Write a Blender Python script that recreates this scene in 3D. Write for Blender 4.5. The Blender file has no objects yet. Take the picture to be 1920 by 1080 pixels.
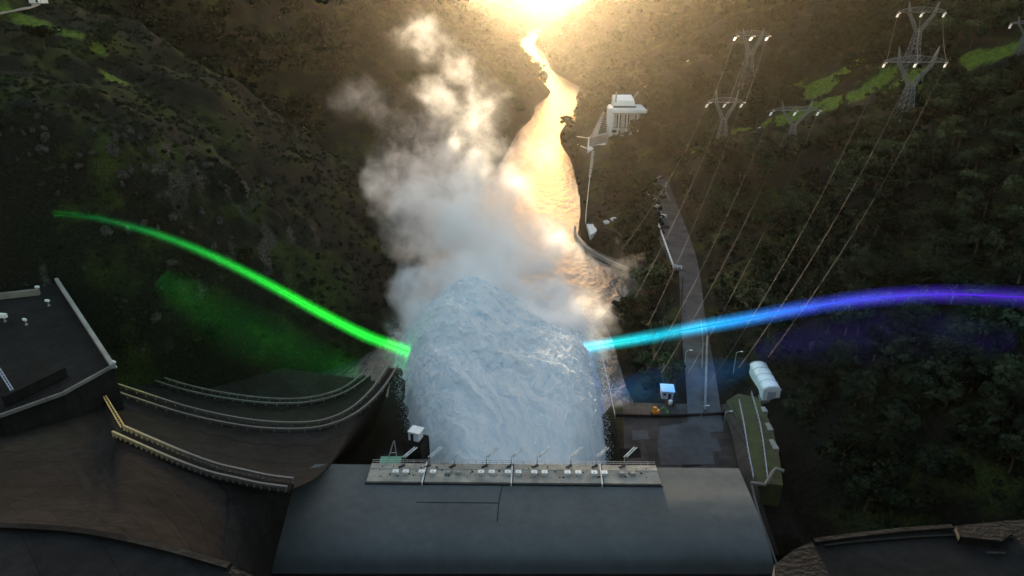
import bpy, math, random
import numpy as np
from mathutils import Vector, Matrix

# ------------------------------------------------------------------ camera, world, sun, exposure
scene = bpy.context.scene
HC = 130.0                      # camera height over the river
PITCH = math.radians(23.5)
FPX = 1280.0
cd = bpy.data.cameras.new("camera"); cam = bpy.data.objects.new("camera", cd)
scene.collection.objects.link(cam)
cd.sensor_width = 36; cd.lens = 24; cd.clip_start = 1; cd.clip_end = 60000
cam.location = (0, 0, HC); cam.rotation_euler = (math.radians(90) - PITCH, 0, 0)
scene.camera = cam

SUN_EL = math.radians(1.4)
SUN_AZ = math.radians(0.7)      # to the right of +Y
w = bpy.data.worlds.new("World"); scene.world = w; w.use_nodes = True
nt = w.node_tree; bg = nt.nodes["Background"]
sky = nt.nodes.new("ShaderNodeTexSky"); sky.sky_type = 'NISHITA'; sky.sun_disc = False
sky.sun_elevation = SUN_EL; sky.sun_rotation = SUN_AZ
sky.air_density = 1.0; sky.dust_density = 1.0; sky.ozone_density = 1.0; sky.altitude = 100
nt.links.new(sky.outputs[0], bg.inputs[0]); bg.inputs[1].default_value = 0.15
sd = bpy.data.lights.new("sun", 'SUN'); sd.energy = 2.0; sd.angle = math.radians(0.5); sd.color = (1.0, 0.80, 0.54)
so = bpy.data.objects.new("sun", sd); scene.collection.objects.link(so)
sdir = Vector((math.sin(SUN_AZ) * math.cos(SUN_EL), math.cos(SUN_AZ) * math.cos(SUN_EL), math.sin(SUN_EL)))
so.rotation_euler = sdir.to_track_quat('Z', 'Y').to_euler()
vs = scene.view_settings
vs.view_transform = 'Standard'; vs.look = 'None'; vs.gamma = 1; vs.exposure = 3.25
cy = scene.cycles
cy.use_denoising = True
try: cy.denoiser = 'OPENIMAGEDENOISE'
except Exception: pass
cy.max_bounces = 8; cy.diffuse_bounces = 2; cy.glossy_bounces = 2; cy.transmission_bounces = 2
cy.volume_bounces = 8; cy.transparent_max_bounces = 8
cy.volume_step_rate = 1.0; cy.volume_max_steps = 256
cy.use_adaptive_sampling = True; cy.adaptive_threshold = 0.02
cy.sample_clamp_indirect = 4.0
cy.caustics_reflective = False; cy.caustics_refractive = False

rng = np.random.default_rng(7); random.seed(7)
COL = scene.collection

# ------------------------------------------------------------------ picture -> world helpers
SP, CP = math.sin(PITCH), math.cos(PITCH)
def ray(px, py):
    a = (px - 960) / FPX; b = (py - 540) / FPX
    return (a, CP - b * SP, -SP - b * CP)
def atz(px, py, z):
    d = ray(px, py); t = (z - HC) / d[2]
    return (d[0] * t, d[1] * t, z)
def aty(px, py, Y):
    d = ray(px, py); t = Y / d[1]
    return (d[0] * t, Y, HC + d[2] * t)
def project(x, y, z):
    dz = z - HC
    depth = y * CP - dz * SP
    up = y * SP + dz * CP
    depth = np.maximum(depth, 1e-3)
    return 960 + FPX * x / depth, 540 - FPX * up / depth, depth

# ------------------------------------------------------------------ noise
_perm = rng.permutation(256); _perm = np.concatenate([_perm, _perm, _perm])
_g = rng.normal(size=(256, 3)); _g /= np.linalg.norm(_g, axis=1, keepdims=True)
def perlin(x, y, z=0.0):
    x, y, z = np.broadcast_arrays(np.asarray(x, float), np.asarray(y, float), np.asarray(z, float))
    xi = np.floor(x).astype(int); yi = np.floor(y).astype(int); zi = np.floor(z).astype(int)
    xf, yf, zf = x - xi, y - yi, z - zi
    xi &= 255; yi &= 255; zi &= 255
    u = xf**3*(xf*(xf*6-15)+10); v = yf**3*(yf*(yf*6-15)+10); q = zf**3*(zf*(zf*6-15)+10)
    out = 0
    for i in (0, 1):
        for j in (0, 1):
            for k in (0, 1):
                h = _perm[_perm[_perm[xi + i] + yi + j] + zi + k]
                g = _g[h]
                d = g[..., 0]*(xf-i) + g[..., 1]*(yf-j) + g[..., 2]*(zf-k)
                out = out + d*(u if i else 1-u)*(v if j else 1-v)*(q if k else 1-q)
    return out * 1.5
def fbm(x, y, z=0.0, o=4):
    s = 0; a = 1.0; f = 1.0
    for i in range(o):
        s = s + a * perlin(x*f + 17.3*i, y*f - 9.1*i, z*f + 3.7*i); a *= .5; f *= 2.03
    return s
def ridged(x, y, z=0.0, o=4):
    s = 0; a = 1.0; f = 1.0
    for i in range(o):
        s = s + a * (1 - 2*np.abs(perlin(x*f + 31.3*i, y*f + 5.1*i, z*f + 1.7*i))); a *= .5; f *= 2.03
    return s * .5
def smooth(x, a, b):
    t = np.clip((x - a) / (b - a), 0, 1); return t*t*(3-2*t)

# ------------------------------------------------------------------ materials
def nodes_of(name):
    m = bpy.data.materials.new(name); m.use_nodes = True
    return m, m.node_tree, m.node_tree.nodes, m.node_tree.links
def mat(name, c, rough=.8, c2=None, scale=.5, detail=5, bump=0.0, metal=0.0, spec=.12, bscale=None, stretch=None, joints=None, streak=0.0):
    m, t, n, l = nodes_of(name)
    b = n["Principled BSDF"]
    b.inputs["Roughness"].default_value = rough; b.inputs["Metallic"].default_value = metal
    b.inputs["Specular IOR Level"].default_value = spec
    c2 = c2 or tuple(v * .6 for v in c)
    tc = n.new("ShaderNodeTexCoord"); vec = tc.outputs["Object"]
    if stretch:
        mp = n.new("ShaderNodeMapping"); mp.inputs["Scale"].default_value = stretch
        l.new(vec, mp.inputs[0]); vec = mp.outputs[0]
    nz = n.new("ShaderNodeTexNoise"); nz.inputs["Scale"].default_value = scale; nz.inputs["Detail"].default_value = detail
    nz.inputs["Roughness"].default_value = .65
    l.new(vec, nz.inputs["Vector"])
    r = n.new("ShaderNodeValToRGB"); r.color_ramp.elements[0].position = .33; r.color_ramp.elements[1].position = .68
    r.color_ramp.elements[0].color = (*c2, 1); r.color_ramp.elements[1].color = (*c, 1)
    l.new(nz.outputs[0], r.inputs[0]); colr = r.outputs[0]
    def mul(a, fac_socket, lo):
        q = n.new("ShaderNodeMix"); q.data_type = 'RGBA'; q.blend_type = 'MULTIPLY'; q.inputs[0].default_value = 1
        g_ = n.new("ShaderNodeMapRange"); g_.inputs[3].default_value = lo; g_.inputs[4].default_value = 1.0; l.new(fac_socket, g_.inputs[0])
        l.new(a, q.inputs[6]); l.new(g_.outputs[0], q.inputs[7]); return q.outputs[2], g_
    sxy = n.new("ShaderNodeSeparateXYZ"); l.new(tc.outputs["Object"], sxy.inputs[0])
    if streak:   # run-off streaks: noise drawn out along z
        mp2 = n.new("ShaderNodeMapping"); mp2.inputs["Scale"].default_value = (.55, .55, .05); l.new(tc.outputs["Object"], mp2.inputs[0])
        n2 = n.new("ShaderNodeTexNoise"); n2.inputs["Scale"].default_value = 1.0; n2.inputs["Detail"].default_value = 6; n2.inputs["Roughness"].default_value = .7; l.new(mp2.outputs[0], n2.inputs["Vector"])
        colr, g_ = mul(colr, n2.outputs[0], 1-streak); g_.inputs[1].default_value = .35; g_.inputs[2].default_value = .62
    if joints:   # formwork / slab joints: brick lines over (x+y, z) for walls or (x, y) for slabs
        wj, hj, wall = joints
        cv = n.new("ShaderNodeCombineXYZ")
        if wall:
            ad = n.new("ShaderNodeMath"); ad.operation = 'ADD'; l.new(sxy.outputs[0], ad.inputs[0]); l.new(sxy.outputs[1], ad.inputs[1])
            l.new(ad.outputs[0], cv.inputs[0]); l.new(sxy.outputs[2], cv.inputs[1])
        else:
            l.new(sxy.outputs[0], cv.inputs[0]); l.new(sxy.outputs[1], cv.inputs[1])
        bk = n.new("ShaderNodeTexBrick"); bk.inputs["Scale"].default_value = 1; bk.inputs["Brick Width"].default_value = wj; bk.inputs["Row Height"].default_value = hj
        bk.inputs["Mortar Size"].default_value = .12; bk.inputs["Mortar Smooth"].default_value = .6; bk.offset = .5 if wall else 0
        bk.inputs["Color1"].default_value = (1, 1, 1, 1); bk.inputs["Color2"].default_value = (.72, .72, .72, 1); bk.inputs["Mortar"].default_value = (.35, .35, .35, 1)
        l.new(cv.outputs[0], bk.inputs["Vector"])
        q = n.new("ShaderNodeMix"); q.data_type = 'RGBA'; q.blend_type = 'MULTIPLY'; q.inputs[0].default_value = 1; l.new(colr, q.inputs[6]); l.new(bk.outputs[0], q.inputs[7]); colr = q.outputs[2]
    l.new(colr, b.inputs["Base Color"])
    if bump:
        nb = n.new("ShaderNodeTexNoise"); nb.inputs["Scale"].default_value = bscale or scale*6; nb.inputs["Detail"].default_value = 4
        l.new(vec, nb.inputs["Vector"])
        bp = n.new("ShaderNodeBump"); bp.inputs["Strength"].default_value = bump; bp.inputs["Distance"].default_value = .3
        l.new(nb.outputs[0], bp.inputs["Height"]); l.new(bp.outputs[0], b.inputs["Normal"])
    return m

M = {}
M['concrete'] = mat("weathered_concrete", (.20, .19, .17), .9, (.11, .105, .095), .25, bump=.4)
M['dark_concrete'] = mat("near_black_concrete", (.024, .0235, .023), .95, (.012, .0115, .0115), .12, bump=.4, bscale=1.5, joints=(9, 2.6, True), streak=.45)  # concrete with a very dark base colour throughout
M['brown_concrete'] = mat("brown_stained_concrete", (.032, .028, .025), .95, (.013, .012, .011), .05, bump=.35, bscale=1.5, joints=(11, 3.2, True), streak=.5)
M['stain'] = mat("black_algae_stain", (.016, .016, .015), .9, (.01, .01, .009), .3)
M['roof'] = mat("grey_roof_membrane", (.092, .106, .110), .85, (.070, .081, .085), .08, bump=.05, spec=.12, streak=.15)
M['deck'] = mat("pale_deck_concrete", (.36, .34, .29), .85, (.20, .185, .16), .35, bump=.4)
M['white'] = mat("white_paint", (.78, .78, .76), .5, (.62, .62, .6), .8)
M['white_wall'] = mat("white_render", (.72, .72, .70), .7, (.58, .58, .56), .2)
M['grey_wall'] = mat("grey_cladding", (.35, .37, .38), .6, (.27, .29, .30), .2)
M['dark'] = mat("dark_rubber", (.03, .03, .03), .7, (.02, .02, .02), .5)
M['steel'] = mat("galvanised_steel", (.42, .44, .46), .4, (.3, .32, .34), .7, metal=.6)
M['lattice'] = mat("grey_lattice_steel", (.12, .135, .15), .75, (.08, .09, .10), .3, spec=.15)
M['yellow'] = mat("yellow_painted_rail", (.62, .45, .16), .5, (.42, .30, .12), .3)
M['railc'] = mat("pale_rail_concrete", (.20, .185, .16), .7, (.12, .11, .10), .25)
M['asphalt'] = mat("asphalt", (.072, .072, .074), .85, (.034, .034, .036), .14, bump=.4)
M['yard'] = mat("worn_yard_concrete", (.062, .053, .046), .9, (.026, .022, .020), .16, bump=.5, joints=(6, 7, False))
M['green'] = mat("green_painted_panel", (.10, .30, .20), .6, (.07, .22, .15), .6)
M['blue_roof'] = mat("pale_blue_roof_sheet", (.35, .58, .68), .5, (.28, .48, .58), .6)
M['orange'] = mat("orange_paint", (.65, .25, .03), .5, (.45, .16, .02), .9)
M['green_mach'] = mat("green_machine_paint", (.08, .28, .06), .5, (.05, .18, .04), .9)
M['glass'] = mat("dark_window_glass", (.04, .05, .055), .1, (.03, .035, .04), .3, spec=.6)
M['rock'] = mat("grey_schist", (.055, .053, .05), .95, (.008, .008, .008), 1.6, bump=1.0, bscale=3)
M['bark'] = mat("bark", (.07, .055, .04), .9, (.04, .03, .022), 2.0)
M['ceramic'] = mat("white_insulator_ceramic", (.85, .86, .86), .25, (.75, .76, .76), 1.0, spec=.6)
M['wire'] = mat("aluminium_conductor", (.10, .10, .097), .8, (.07, .07, .068), .1, spec=.1)
M['tread'] = mat("pale_pavement", (.30, .28, .25), .8, (.2, .19, .17), .2)

def leaf_mat(name, c, c2, use_obj=True):
    c = tuple(v*.7 for v in c); c2 = tuple(v*.7 for v in c2)
    m, t, n, l = nodes_of(name)
    n.remove(n["Principled BSDF"]); out = n["Material Output"]
    geo = n.new("ShaderNodeNewGeometry")
    nz = n.new("ShaderNodeTexNoise"); nz.inputs["Scale"].default_value = .16; nz.inputs["Detail"].default_value = 4
    l.new(geo.outputs["Position"], nz.inputs["Vector"])
    mx = n.new("ShaderNodeMix"); mx.data_type = 'RGBA'
    r = n.new("ShaderNodeMapRange"); r.inputs[1].default_value = .35; r.inputs[2].default_value = .65
    l.new(nz.outputs[0], r.inputs[0])
    l.new(r.outputs[0], mx.inputs[0]); mx.inputs[6].default_value = (*c2, 1); mx.inputs[7].default_value = (*c, 1)
    col = mx.outputs[2]
    if use_obj:
        oi = n.new("ShaderNodeObjectInfo"); hs = n.new("ShaderNodeHueSaturation")
        mr = n.new("ShaderNodeMapRange"); mr.inputs[3].default_value = .4; mr.inputs[4].default_value = 1.9
        l.new(oi.outputs["Random"], mr.inputs[0]); l.new(mr.outputs[0], hs.inputs["Value"]); l.new(col, hs.inputs["Color"]); col = hs.outputs[0]
    d = n.new("ShaderNodeBsdfDiffuse"); tr = n.new("ShaderNodeBsdfTranslucent"); ms = n.new("ShaderNodeMixShader")
    ms.inputs[0].default_value = .22
    l.new(col, d.inputs[0]); l.new(col, tr.inputs[0]); l.new(d.outputs[0], ms.inputs[1]); l.new(tr.outputs[0], ms.inputs[2])
    l.new(ms.outputs[0], out.inputs[0])
    return m
M['leaf'] = leaf_mat("olive_green_leaves", (.033, .050, .028), (.011, .019, .012))
M['leaf_dark'] = leaf_mat("dark_conifer_needles", (.022, .030, .017), (.011, .017, .010))
M['leaf_mass'] = leaf_mat("woodland_leaves", (.027, .041, .024), (.008, .014, .010), False)
M['scrub'] = leaf_mat("heath_scrub_leaves", (.036, .052, .028), (.014, .021, .013), False)

# ------------------------------------------------------------------ mesh helpers
class MB:
    def __init__(s): s.v = []; s.f = []
    def add(s, vs_, fs_):
        o = len(s.v); s.v += [tuple(map(float, p)) for p in vs_]; s.f += [tuple(i + o for i in f) for f in fs_]; return s
    def box(s, c, size, rz=0.0, bev=0.0):
        x, y, z = [v/2 for v in size]; ca, sa = math.cos(rz), math.sin(rz)
        b = min(bev, x*.45, y*.45, z*.45) if bev else 0
        P = []
        if b:
            for zz, k in ((-z, b), (-z+b, 0), (z-b, 0), (z, b)):
                P += [(a*(x-k), q*(y-k), zz) for a, q in ((-1,-1),(1,-1),(1,1),(-1,1))]
            F = [(3,2,1,0), (12,13,14,15)]
            for r in range(3):
                for i in range(4): F.append((r*4+i, r*4+(i+1)%4, r*4+4+(i+1)%4, r*4+4+i))
        else:
            P = [(a*x, q*y, r*z) for r in (-1,1) for a, q in ((-1,-1),(1,-1),(1,1),(-1,1))]
            F = [(3,2,1,0),(4,5,6,7)] + [(i,(i+1)%4,4+(i+1)%4,4+i) for i in range(4)]
        return s.add([(c[0]+p[0]*ca-p[1]*sa, c[1]+p[0]*sa+p[1]*ca, c[2]+p[2]) for p in P], F)
    def bar(s, a, b, w_, h=None):
        a = Vector(a); b = Vector(b); d = (b-a)
        if d.length < 1e-6: return s
        d.normalize(); up = Vector((0,0,1)) if abs(d.z) < .98 else Vector((0,1,0))
        u = d.cross(up).normalized()*(w_/2); v = u.cross(d).normalized()*((h or w_)/2)
        P = [a-u-v, a+u-v, a+u+v, a-u+v, b-u-v, b+u-v, b+u+v, b-u+v]
        return s.add([tuple(p) for p in P], [(0,1,2,3),(7,6,5,4)]+[(i,4+i,4+(i+1)%4,(i+1)%4) for i in range(4)])
    def tube(s, pts, r, n=6, caps=True):
        pts = [Vector(p) for p in pts]; rings = []; rs = r if isinstance(r, (list, tuple)) else [r]*len(pts)
        o = len(s.v); up = Vector((0,0,1))
        for i, p in enumerate(pts):
            d = (pts[min(i+1, len(pts)-1)] - pts[max(i-1, 0)]).normalized()
            uu = up if abs(d.z) < .95 else Vector((0,1,0))
            a = d.cross(uu).normalized(); b = a.cross(d).normalized()
            for k in range(n):
                t = 2*math.pi*k/n; q = p + (a*math.cos(t) + b*math.sin(t))*rs[i]; s.v.append(tuple(q))
        for i in range(len(pts)-1):
            for k in range(n):
                s.f.append((o+i*n+k, o+i*n+(k+1)%n, o+(i+1)*n+(k+1)%n, o+(i+1)*n+k))
        if caps:
            s.f.append(tuple(o+k for k in range(n))[::-1]); e = o+(len(pts)-1)*n; s.f.append(tuple(e+k for k in range(n)))
        return s
    def prism(s, poly, z0, z1):
        n = len(poly); ar = sum(poly[i][0]*poly[(i+1)%n][1]-poly[(i+1)%n][0]*poly[i][1] for i in range(n))
        if ar < 0: poly = poly[::-1]
        zt = z1 if isinstance(z1, (list, tuple)) else [z1]*n
        if ar < 0 and isinstance(z1, (list, tuple)): zt = zt[::-1]
        P = [(p[0], p[1], z0) for p in poly] + [(p[0], p[1], zt[i]) for i, p in enumerate(poly)]
        return s.add(P, [tuple(range(n))[::-1], tuple(range(n, 2*n))] + [(i,(i+1)%n,n+(i+1)%n,n+i) for i in range(n)])
    def build(s, name, m, parent=None, smooth_=False, origin=None):
        me = bpy.data.meshes.new(name)
        v = s.v
        if origin is not None: v = [(p[0]-origin[0], p[1]-origin[1], p[2]-origin[2]) for p in v]
        me.from_pydata(v, [], s.f); me.materials.append(m)
        if smooth_: me.polygons.foreach_set("use_smooth", [True]*len(me.polygons))
        o = bpy.data.objects.new(name, me); COL.objects.link(o)
        if origin is not None and parent is None: o.location = origin
        if parent is not None: o.parent = parent
        return o
def np_mesh(name, verts, faces, m, smooth_=False, parent=None):
    me = bpy.data.meshes.new(name); k = faces.shape[1]
    me.vertices.add(len(verts)); me.vertices.foreach_set("co", verts.astype(np.float32).ravel())
    me.loops.add(faces.size); me.loops.foreach_set("vertex_index", faces.astype(np.int32).ravel())
    me.polygons.add(len(faces)); me.polygons.foreach_set("loop_start", np.arange(0, faces.size, k, dtype=np.int32))
    me.polygons.foreach_set("loop_total", np.full(len(faces), k, np.int32))
    if smooth_: me.polygons.foreach_set("use_smooth", np.ones(len(faces), bool))
    me.update(calc_edges=True); me.validate(); me.materials.append(m)
    o = bpy.data.objects.new(name, me); COL.objects.link(o)
    if parent is not None: o.parent = parent
    return o
def grid_faces(nr, nc):
    i = np.arange(nr-1)[:, None]*nc + np.arange(nc-1)[None, :]
    return np.stack([i, i+1, i+nc+1, i+nc], -1).reshape(-1, 4)
def tag(o, label=None, cat=None, group=None, kind=None):
    if label: o['label'] = label
    if cat: o['category'] = cat
    if group: o['group'] = group
    if kind: o['kind'] = kind
    return o
def empty(name, loc, label, cat, group=None):
    o = bpy.data.objects.new(name, None); COL.objects.link(o); o.location = loc; o.empty_display_size = 1
    return tag(o, label, cat, group)
def copy_tree(o, parent=None):
    c = o.copy(); COL.objects.link(c)
    if parent is not None: c.parent = parent; c.matrix_parent_inverse = Matrix()
    for ch in list(o.children): copy_tree(ch, c)
    return c

# ------------------------------------------------------------------ terrain height
def _edge(rows):
    Y, L, R = [], [], []
    for py, l, r in rows:
        a = atz(l, py, 0); b = atz(r, py, 0); Y.append(a[1]); L.append(a[0]); R.append(b[0])
    return Y, L, R
_rows = [(600, 762, 1125), (580, 765, 1140), (560, 770, 1165), (540, 778, 1183), (520, 785, 1186), (500, 795, 1170), (480, 805, 1135),
         (460, 820, 1098), (440, 835, 1080), (400, 868, 1086), (370, 890, 1084), (340, 915, 1078), (300, 945, 1068), (270, 960, 1049),
         (250, 970, 1047), (235, 985, 1058), (222, 998, 1085), (212, 1003, 1100), (200, 1004, 1082), (190, 1012, 1080), (180, 1030, 1098), (172, 1034, 1100), (162, 1026, 1085),
         (150, 1015, 1062), (138, 1000, 1040), (125, 986, 1029), (110, 982, 1024), (98, 980, 1018), (88, 978, 1003), (80, 970, 1000), (74, 976, 1004), (66, 990, 1010), (60, 988, 1022), (55, 1000, 1020), (52, 1012, 1018)]
_Y, _L, _R = _edge(_rows)
YE = np.array([-200, 120, 150, 170, 190, 210, 230, 248] + _Y + [_Y[-1]+200, 9000])
XL = np.array([-190, -185, -175, -150, -115, -84, -58, -50] + _L + [_L[-1]+60, 500])
XR = np.array([56, 56, 55, 50, 42, 40, 40, 40] + _R + [_R[-1]+40, 480])
ROADP = [(1330, 800), (1318, 700), (1302, 600), (1292, 500), (1276, 440), (1258, 390), (1242, 345), (1236, 335)]
_rd = [atz(a, b, 20.0) for a, b in ROADP]
RY = np.array([p[1] for p in _rd]); RX = np.array([p[0] for p in _rd])
PADS = [(*atz(1160, 262, 8)[:2], 30, 8.0), (*atz(1133, 215, 9)[:2], 13, 9.0), (*atz(1128, 230, 9)[:2], 13, 9.0), (*atz(1122, 245, 9)[:2], 13, 9.0), (*atz(1115, 268, 8.5)[:2], 12, 8.5)]
def hgt(x, y, detail=True):
    x = np.asarray(x, float); y = np.asarray(y, float)
    L = np.interp(y, YE, XL); R = np.interp(y, YE, XR)
    dl = L - x; dr = x - R; left = dl > dr
    d = np.maximum(np.maximum(dl, dr), 0)
    sl = np.interp(y, [100, 200, 300, 450, 650, 750, 950, 1150, 4000], [.8, .86, .92, .80, .85, 1.05, 1.05, .85, .75])
    sr = np.interp(y, [100, 200, 300, 600, 900, 4000], [.55, .60, .58, .50, .62, .70])
    s = np.where(left, sl, sr)
    cap = np.where(left, 185., 172.)
    z = cap*np.tanh(s*d/cap)
    g = np.exp(-((y - (395 + .35*dl))/55)**2)*smooth(dl, 15, 120)
    z = z*(1 - .36*g)
    g2 = np.exp(-((y - (560 + .4*dr))/70)**2)*smooth(dr, 30, 140)
    z = z*(1 - .18*g2)
    g3 = np.exp(-((y - (1330 + .5*dl))/190)**2)*smooth(dl, 10, 90); z = z*(1 - .42*g3)
    g4 = np.exp(-((y - (1250 + .4*dr))/200)**2)*smooth(dr, 10, 120); z = z*(1 - .40*g4)
    g5 = np.exp(-((y - (2150 + .4*d))/260)**2)*smooth(d, 10, 150); z = z*(1 - .30*g5)
    k = smooth(d, 4, 90)
    z = z + k*(fbm(x/85, y/85, 1.3, 3)*15)
    if detail:
        z = z + smooth(d, 2, 30)*(fbm(x/22, y/22, 4.1, 4)*3.0)
        rk = smooth(dl, 20, 60)*(1 - smooth(y, 330, 480))*smooth(fbm(x/50, y/50, 9.7, 2), -.15, .35)
        z = z + rk*(ridged(x/14 + .4*y/14, y/20, 2.2, 4)*4.5)
    z = np.where(d <= 0, -2.5, z - .6*np.exp(-d/3))
    # far end of the valley closes with low hills
    z = np.maximum(z, smooth(y, 3150, 3900)*82 + smooth(y, 3150, 3900)*fbm(x/300, y/300, 5., 3)*22 - 3)
    # road bench on the right bank
    rx = np.interp(y, RY, RX); inr = (y > 150) & (y < RY[-1] + 14)
    q = (1 - smooth(np.abs(x - rx), 7, 17))*np.where(inr, 1, 0)*(1 - smooth(y, RY[-1], RY[-1]+14))
    z = z*(1-q) + (17.4 + 1.8*smooth(y, 168, 205))*q
    # yard by the power station
    q = (1 - smooth(np.maximum(np.abs(x - 47) - 17, np.abs(y - 146) - 26), 0, 8)); z = z*(1-q) + 17.0*q
    for (ax, ay, rr, zz) in PADS:
        q = 1 - smooth(np.hypot((x-ax)/1.0, (y-ay)/1.6), rr*.75, rr*1.25); z = np.where(d > 0, z*(1-q) + zz*q, z)
    # around the dam the ground drops away
    q = np.where(x > 55, 1 - smooth(y, 62, 76), 1 - smooth(y, 92, 112)); z = z*(1-q) + (-4)*q
    return np.minimum(z, 200)
def hit(px, py, t0=90, t1=5000):
    d = ray(px, py); t = t0*(t1/t0)**np.linspace(0, 1, 3000)
    x, y, z = d[0]*t, d[1]*t, HC + d[2]*t
    h = np.maximum(hgt(x, y), 0); b = np.nonzero(z < h)[0]
    i = b[0] if len(b) else len(t)-1
    return (x[i], y[i], h[i])

# ground sheet
NR, NCC = 520, 620
yy = np.concatenate([np.linspace(-60, 95, 18)[:-1], 95*(4050/95)**np.linspace(0, 1, NR-17)])
uu = np.linspace(-1, 1, NCC); uu = np.sign(uu)*(0.72*np.abs(uu) + .28*np.abs(uu)**3)
wid = 210 + .95*np.maximum(yy, 0)
cx = np.interp(yy, YE, (XL+XR)/2)
GX = uu[None, :]*wid[:, None] + (cx*smooth(yy, 300, 900)*.6)[:, None]; GY = np.repeat(yy[:, None], NCC, 1)
GZ = hgt(GX, GY)
tv = np.stack([GX, GY, GZ], -1).reshape(-1, 3)

def terrain_mat():
    m, t, n, l = nodes_of("hillside_ground"); b = n["Principled BSDF"]
    b.inputs["Roughness"].default_value = 1; b.inputs["Specular IOR Level"].default_value = .1
    geo = n.new("ShaderNodeNewGeometry")
    def noise(sc, det=5, rough=.6):
        q = n.new("ShaderNodeTexNoise"); q.inputs["Scale"].default_value = sc; q.inputs["Detail"].default_value = det; q.inputs["Roughness"].default_value = rough
        l.new(geo.outputs["Position"], q.inputs["Vector"]); return q.outputs[0]
    def ramp(src, p0, c0, p1, c1):
        r = n.new("ShaderNodeValToRGB"); e = r.color_ramp.elements
        e[0].position = p0; e[0].color = (*c0, 1); e[1].position = p1; e[1].color = (*c1, 1); l.new(src, r.inputs[0]); return r.outputs[0]
    def mix(f, a, b_):
        q = n.new("ShaderNodeMix"); q.data_type = 'RGBA'; l.new(f, q.inputs[0]); l.new(a, q.inputs[6]); l.new(b_, q.inputs[7]); return q.outputs[2]
    base = ramp(noise(1.1, 8, .75), .38, (.0025, .003, .0025), .66, (.015, .019, .013))
    grass = ramp(noise(1.6, 7, .7), .36, (.005, .010, .0035), .68, (.050, .072, .015))
    at = n.new("ShaderNodeVertexColor"); at.layer_name = "cover"
    sep = n.new("ShaderNodeSeparateColor"); l.new(at.outputs[0], sep.inputs[0])
    gm = n.new("ShaderNodeMath"); gm.operation = 'ADD'; l.new(noise(.06, 6), gm.inputs[0]); l.new(sep.outputs[0], gm.inputs[1])
    gmr = n.new("ShaderNodeMapRange"); gmr.inputs[1].default_value = .58; gmr.inputs[2].default_value = .74; l.new(gm.outputs[0], gmr.inputs[0])
    c = mix(gmr.outputs[0], base, grass)
    rock = ramp(noise(1.3, 8, .75), .40, (.005, .005, .005), .66, (.10, .096, .088))
    rm = n.new("ShaderNodeMath"); rm.operation = 'ADD'; l.new(noise(.12, 6), rm.inputs[0]); l.new(sep.outputs[1], rm.inputs[1])
    rmr = n.new("ShaderNodeMapRange"); rmr.inputs[1].default_value = .85; rmr.inputs[2].default_value = 1.1; l.new(rm.outputs[0], rmr.inputs[0])
    c = mix(rmr.outputs[0], c, rock)
    meadow = ramp(noise(.5, 7, .75), .36, (.022, .055, .008), .66, (.13, .19, .025))
    c = mix(sep.outputs[2], c, meadow)
    l.new(c, b.inputs["Base Color"])
    bp = n.new("ShaderNodeBump"); bp.inputs["Strength"].default_value = .9; bp.inputs["Distance"].default_value = 1.5
    l.new(noise(.8, 8, .75), bp.inputs["Height"]); l.new(bp.outputs[0], b.inputs["Normal"])
    return m
hills = np_mesh("hills", tv, grid_faces(NR, NCC), terrain_mat(), True)
tag(hills, "steep dark valley hillsides of scrub, rock and grass", None, None, "structure")
PX, PY, PD = project(tv[:, 0], tv[:, 1], tv[:, 2])
MEADOWS = []   # world ellipses of bright grass: pixel centre, pixel radii
for (px, py, rx, ry) in [(1555, 160, 55, 16), (1520, 195, 40, 10), (1600, 178, 40, 10), (1650, 150, 40, 9), (1700, 150, 30, 14), (1840, 110, 55, 12), (1890, 92, 40, 7), (1560, 200, 50, 7),
                         (1480, 222, 50, 8), (1400, 240, 40, 8), (1480, 170, 25, 8), (1360, 250, 22, 6), (1440, 232, 26, 5), (1310, 280, 14, 14), (60, 40, 60, 12), (115, 60, 30, 8), (30, 28, 30, 8), (185, 95, 14, 8), (210, 145, 20, 6)]:
    c0 = hit(px, py); dep = float(project(*map(np.array, c0))[2])
    MEADOWS.append((c0[0], c0[1], rx*dep/FPX, max(ry*dep/FPX*2.6, 4)))
grass = np.zeros(len(tv)); rockm = np.zeros(len(tv)); mead = np.zeros(len(tv))
wob = fbm(tv[:, 0]/16, tv[:, 1]/16, 3.3, 4)
for (mx_, my_, a, b_) in MEADOWS:
    rr = np.hypot((tv[:, 0]-mx_)/a, (tv[:, 1]-my_)/b_) + wob*.8
    mead = np.maximum(mead, 1 - smooth(rr, .75, 1.05))
leftm = tv[:, 0] < 0
grass = np.where(leftm, .08, .06) + .12*fbm(tv[:, 0]/45, tv[:, 1]/45, 8.8, 3)
gy, gx = np.gradient(GZ); 
slope = np.abs(np.gradient(GZ, axis=1)/np.maximum(np.gradient(GX, axis=1), 1e-3)).ravel()
rockm = np.where(leftm & (tv[:, 1] < 420), smooth(slope, .9, 1.6)*.5 + .22*smooth(fbm(tv[:, 0]/40, tv[:, 1]/40, 2.9, 3), 0, .5), smooth(slope, 1.2, 2.0)*.3)
ca = hills.data.color_attributes.new("cover", 'FLOAT_COLOR', 'POINT')
ca.data.foreach_set("color", np.stack([grass, rockm, mead, np.ones(len(tv))], -1).astype(np.float32).ravel())

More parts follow.
